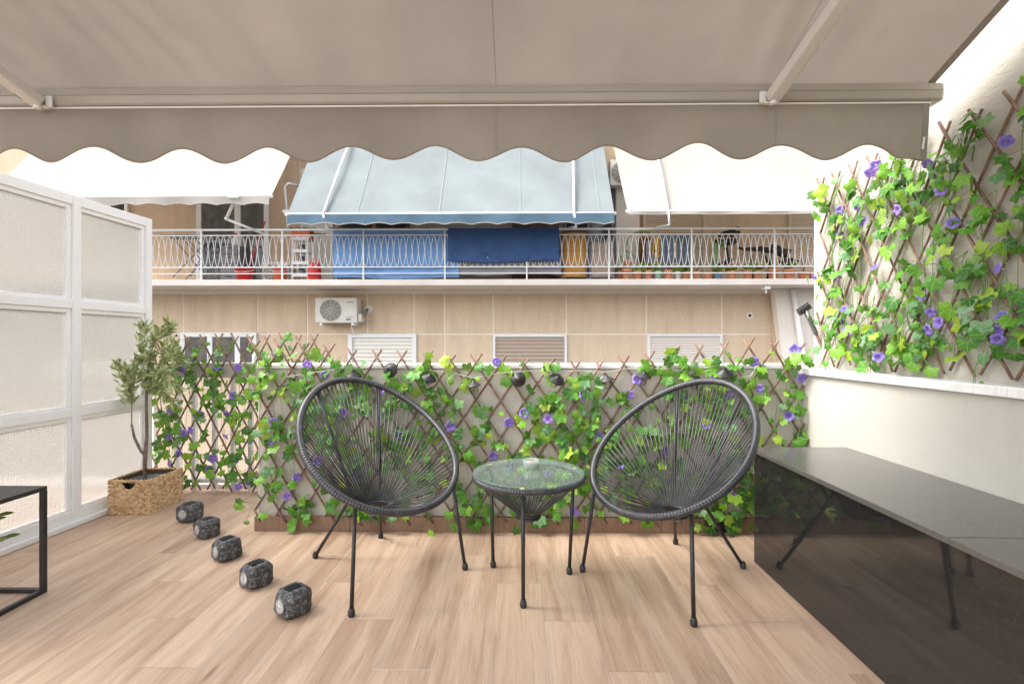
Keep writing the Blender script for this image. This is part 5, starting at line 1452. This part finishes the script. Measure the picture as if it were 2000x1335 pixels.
pot(1586, .13, .17, 'terracotta', None, "narrow terracotta pot at the right end of the row, by the wall trellis")
# driftwood stand, bird, stool
t = thing("driftwood_stand", P(1470, 540, 9.55), "dark driftwood stand with rough platforms behind the pots at the right", "plant stand")
def rough_plank(u0, v0, u1, v1, Y, th, seed):
    rr = random.Random(seed); a, b_ = P(u0, v0, Y), P(u1, v1, Y); g = G()
    n = 9; pts = [a.lerp(b_, i / n) + Vector((0, 0, rr.gauss(0, .012))) for i in range(n + 1)]
    g.tube(pts, [th * (.35 + .65 * math.sin(math.pi * (i + .6) / (n + 1.2))) * rr.uniform(.8, 1.2) for i in range(n + 1)], 8)
    return g
for args in ((1396, 474, 1440, 470, 9.55, .075, 1), (1441, 486, 1545, 488, 9.5, .05, 2), (1405, 518, 1432, 505, 9.45, .05, 3), (1520, 512, 1560, 510, 9.45, .055, 4)):
    rough_plank(*args).build("platform", M['driftwood'] if 'driftwood' in M else M['wood_dark'] if 'wood_dark' in M else M['soil'], t, True)
g = G(); g.obox(P(1408, 457, 9.55), P(1440, 457, 9.55), .3, .07); g.build("platform", M['soil'], t, bev=.02)
g = G()
for p_, q_ in (((1418, 470), (1424, 548)), ((1465, 490), (1472, 548)), ((1505, 490), (1498, 548)), ((1530, 492), (1534, 548)), ((1500, 515), (1488, 492))):
    a_, b2 = P(*p_, 9.52), P(*q_, 9.52); b2.z = max(b2.z, ZS1 + .01); g.tube([a_, a_.lerp(b2, .5) + Vector((.02, 0, 0)), b2], [.022, .02, .026], 6)
g.obox(P(1505, 482, 9.5), P(1537, 498, 9.5), .2, .11); g.build("branch_leg", M['soil'], t)
q = P(1432, 447, 9.5)
t = thing("bird_ornament", q, "black and white bird ornament on the driftwood stand's top", "ornament")
g = G(); g.ell(q + Vector((.0, 0, -.01)), .085, .04, .035, 12, 8, Matrix.Rotation(R(-12), 3, 'Y')); g.ell(q + Vector((.09, 0, .02)), .035, .03, .03, 10, 6); g.build("bird_body", M['black_metal'], t, True)
g = G(); g.ell(q + Vector((.055, -.03, -.02)), .035, .014, .022, 10, 6); g.build("breast", M['white_pot'], t, True)
g = G(); g.obox(q + Vector((-.06, 0, -.02)), q + Vector((-.19, 0, -.06)), .03, .012); g.build("tail", M['black_metal'], t)
x_ = P(1321, 540, 9.4).x
t = thing("stool", (x_, 9.45, ZS1), "small black stool standing behind the jeans", "stool")
g = G(); g.lathe([(0, .40), (.13, .40), (.14, .42), (.13, .44), (0, .44)], 18, (x_, 9.45, ZS1)); g.build("seat", M['black_metal'], t, True)
for dx, dy in ((-1, -1), (1, -1), (1, 1), (-1, 1)):
    g = G(); g.tube([(x_ + .13 * dx, 9.45 + .1 * dy, ZS1 + .002), (x_ + .08 * dx, 9.45 + .07 * dy, ZS1 + .3995)], .014, 6); g.build("leg", M['black_metal'], t)
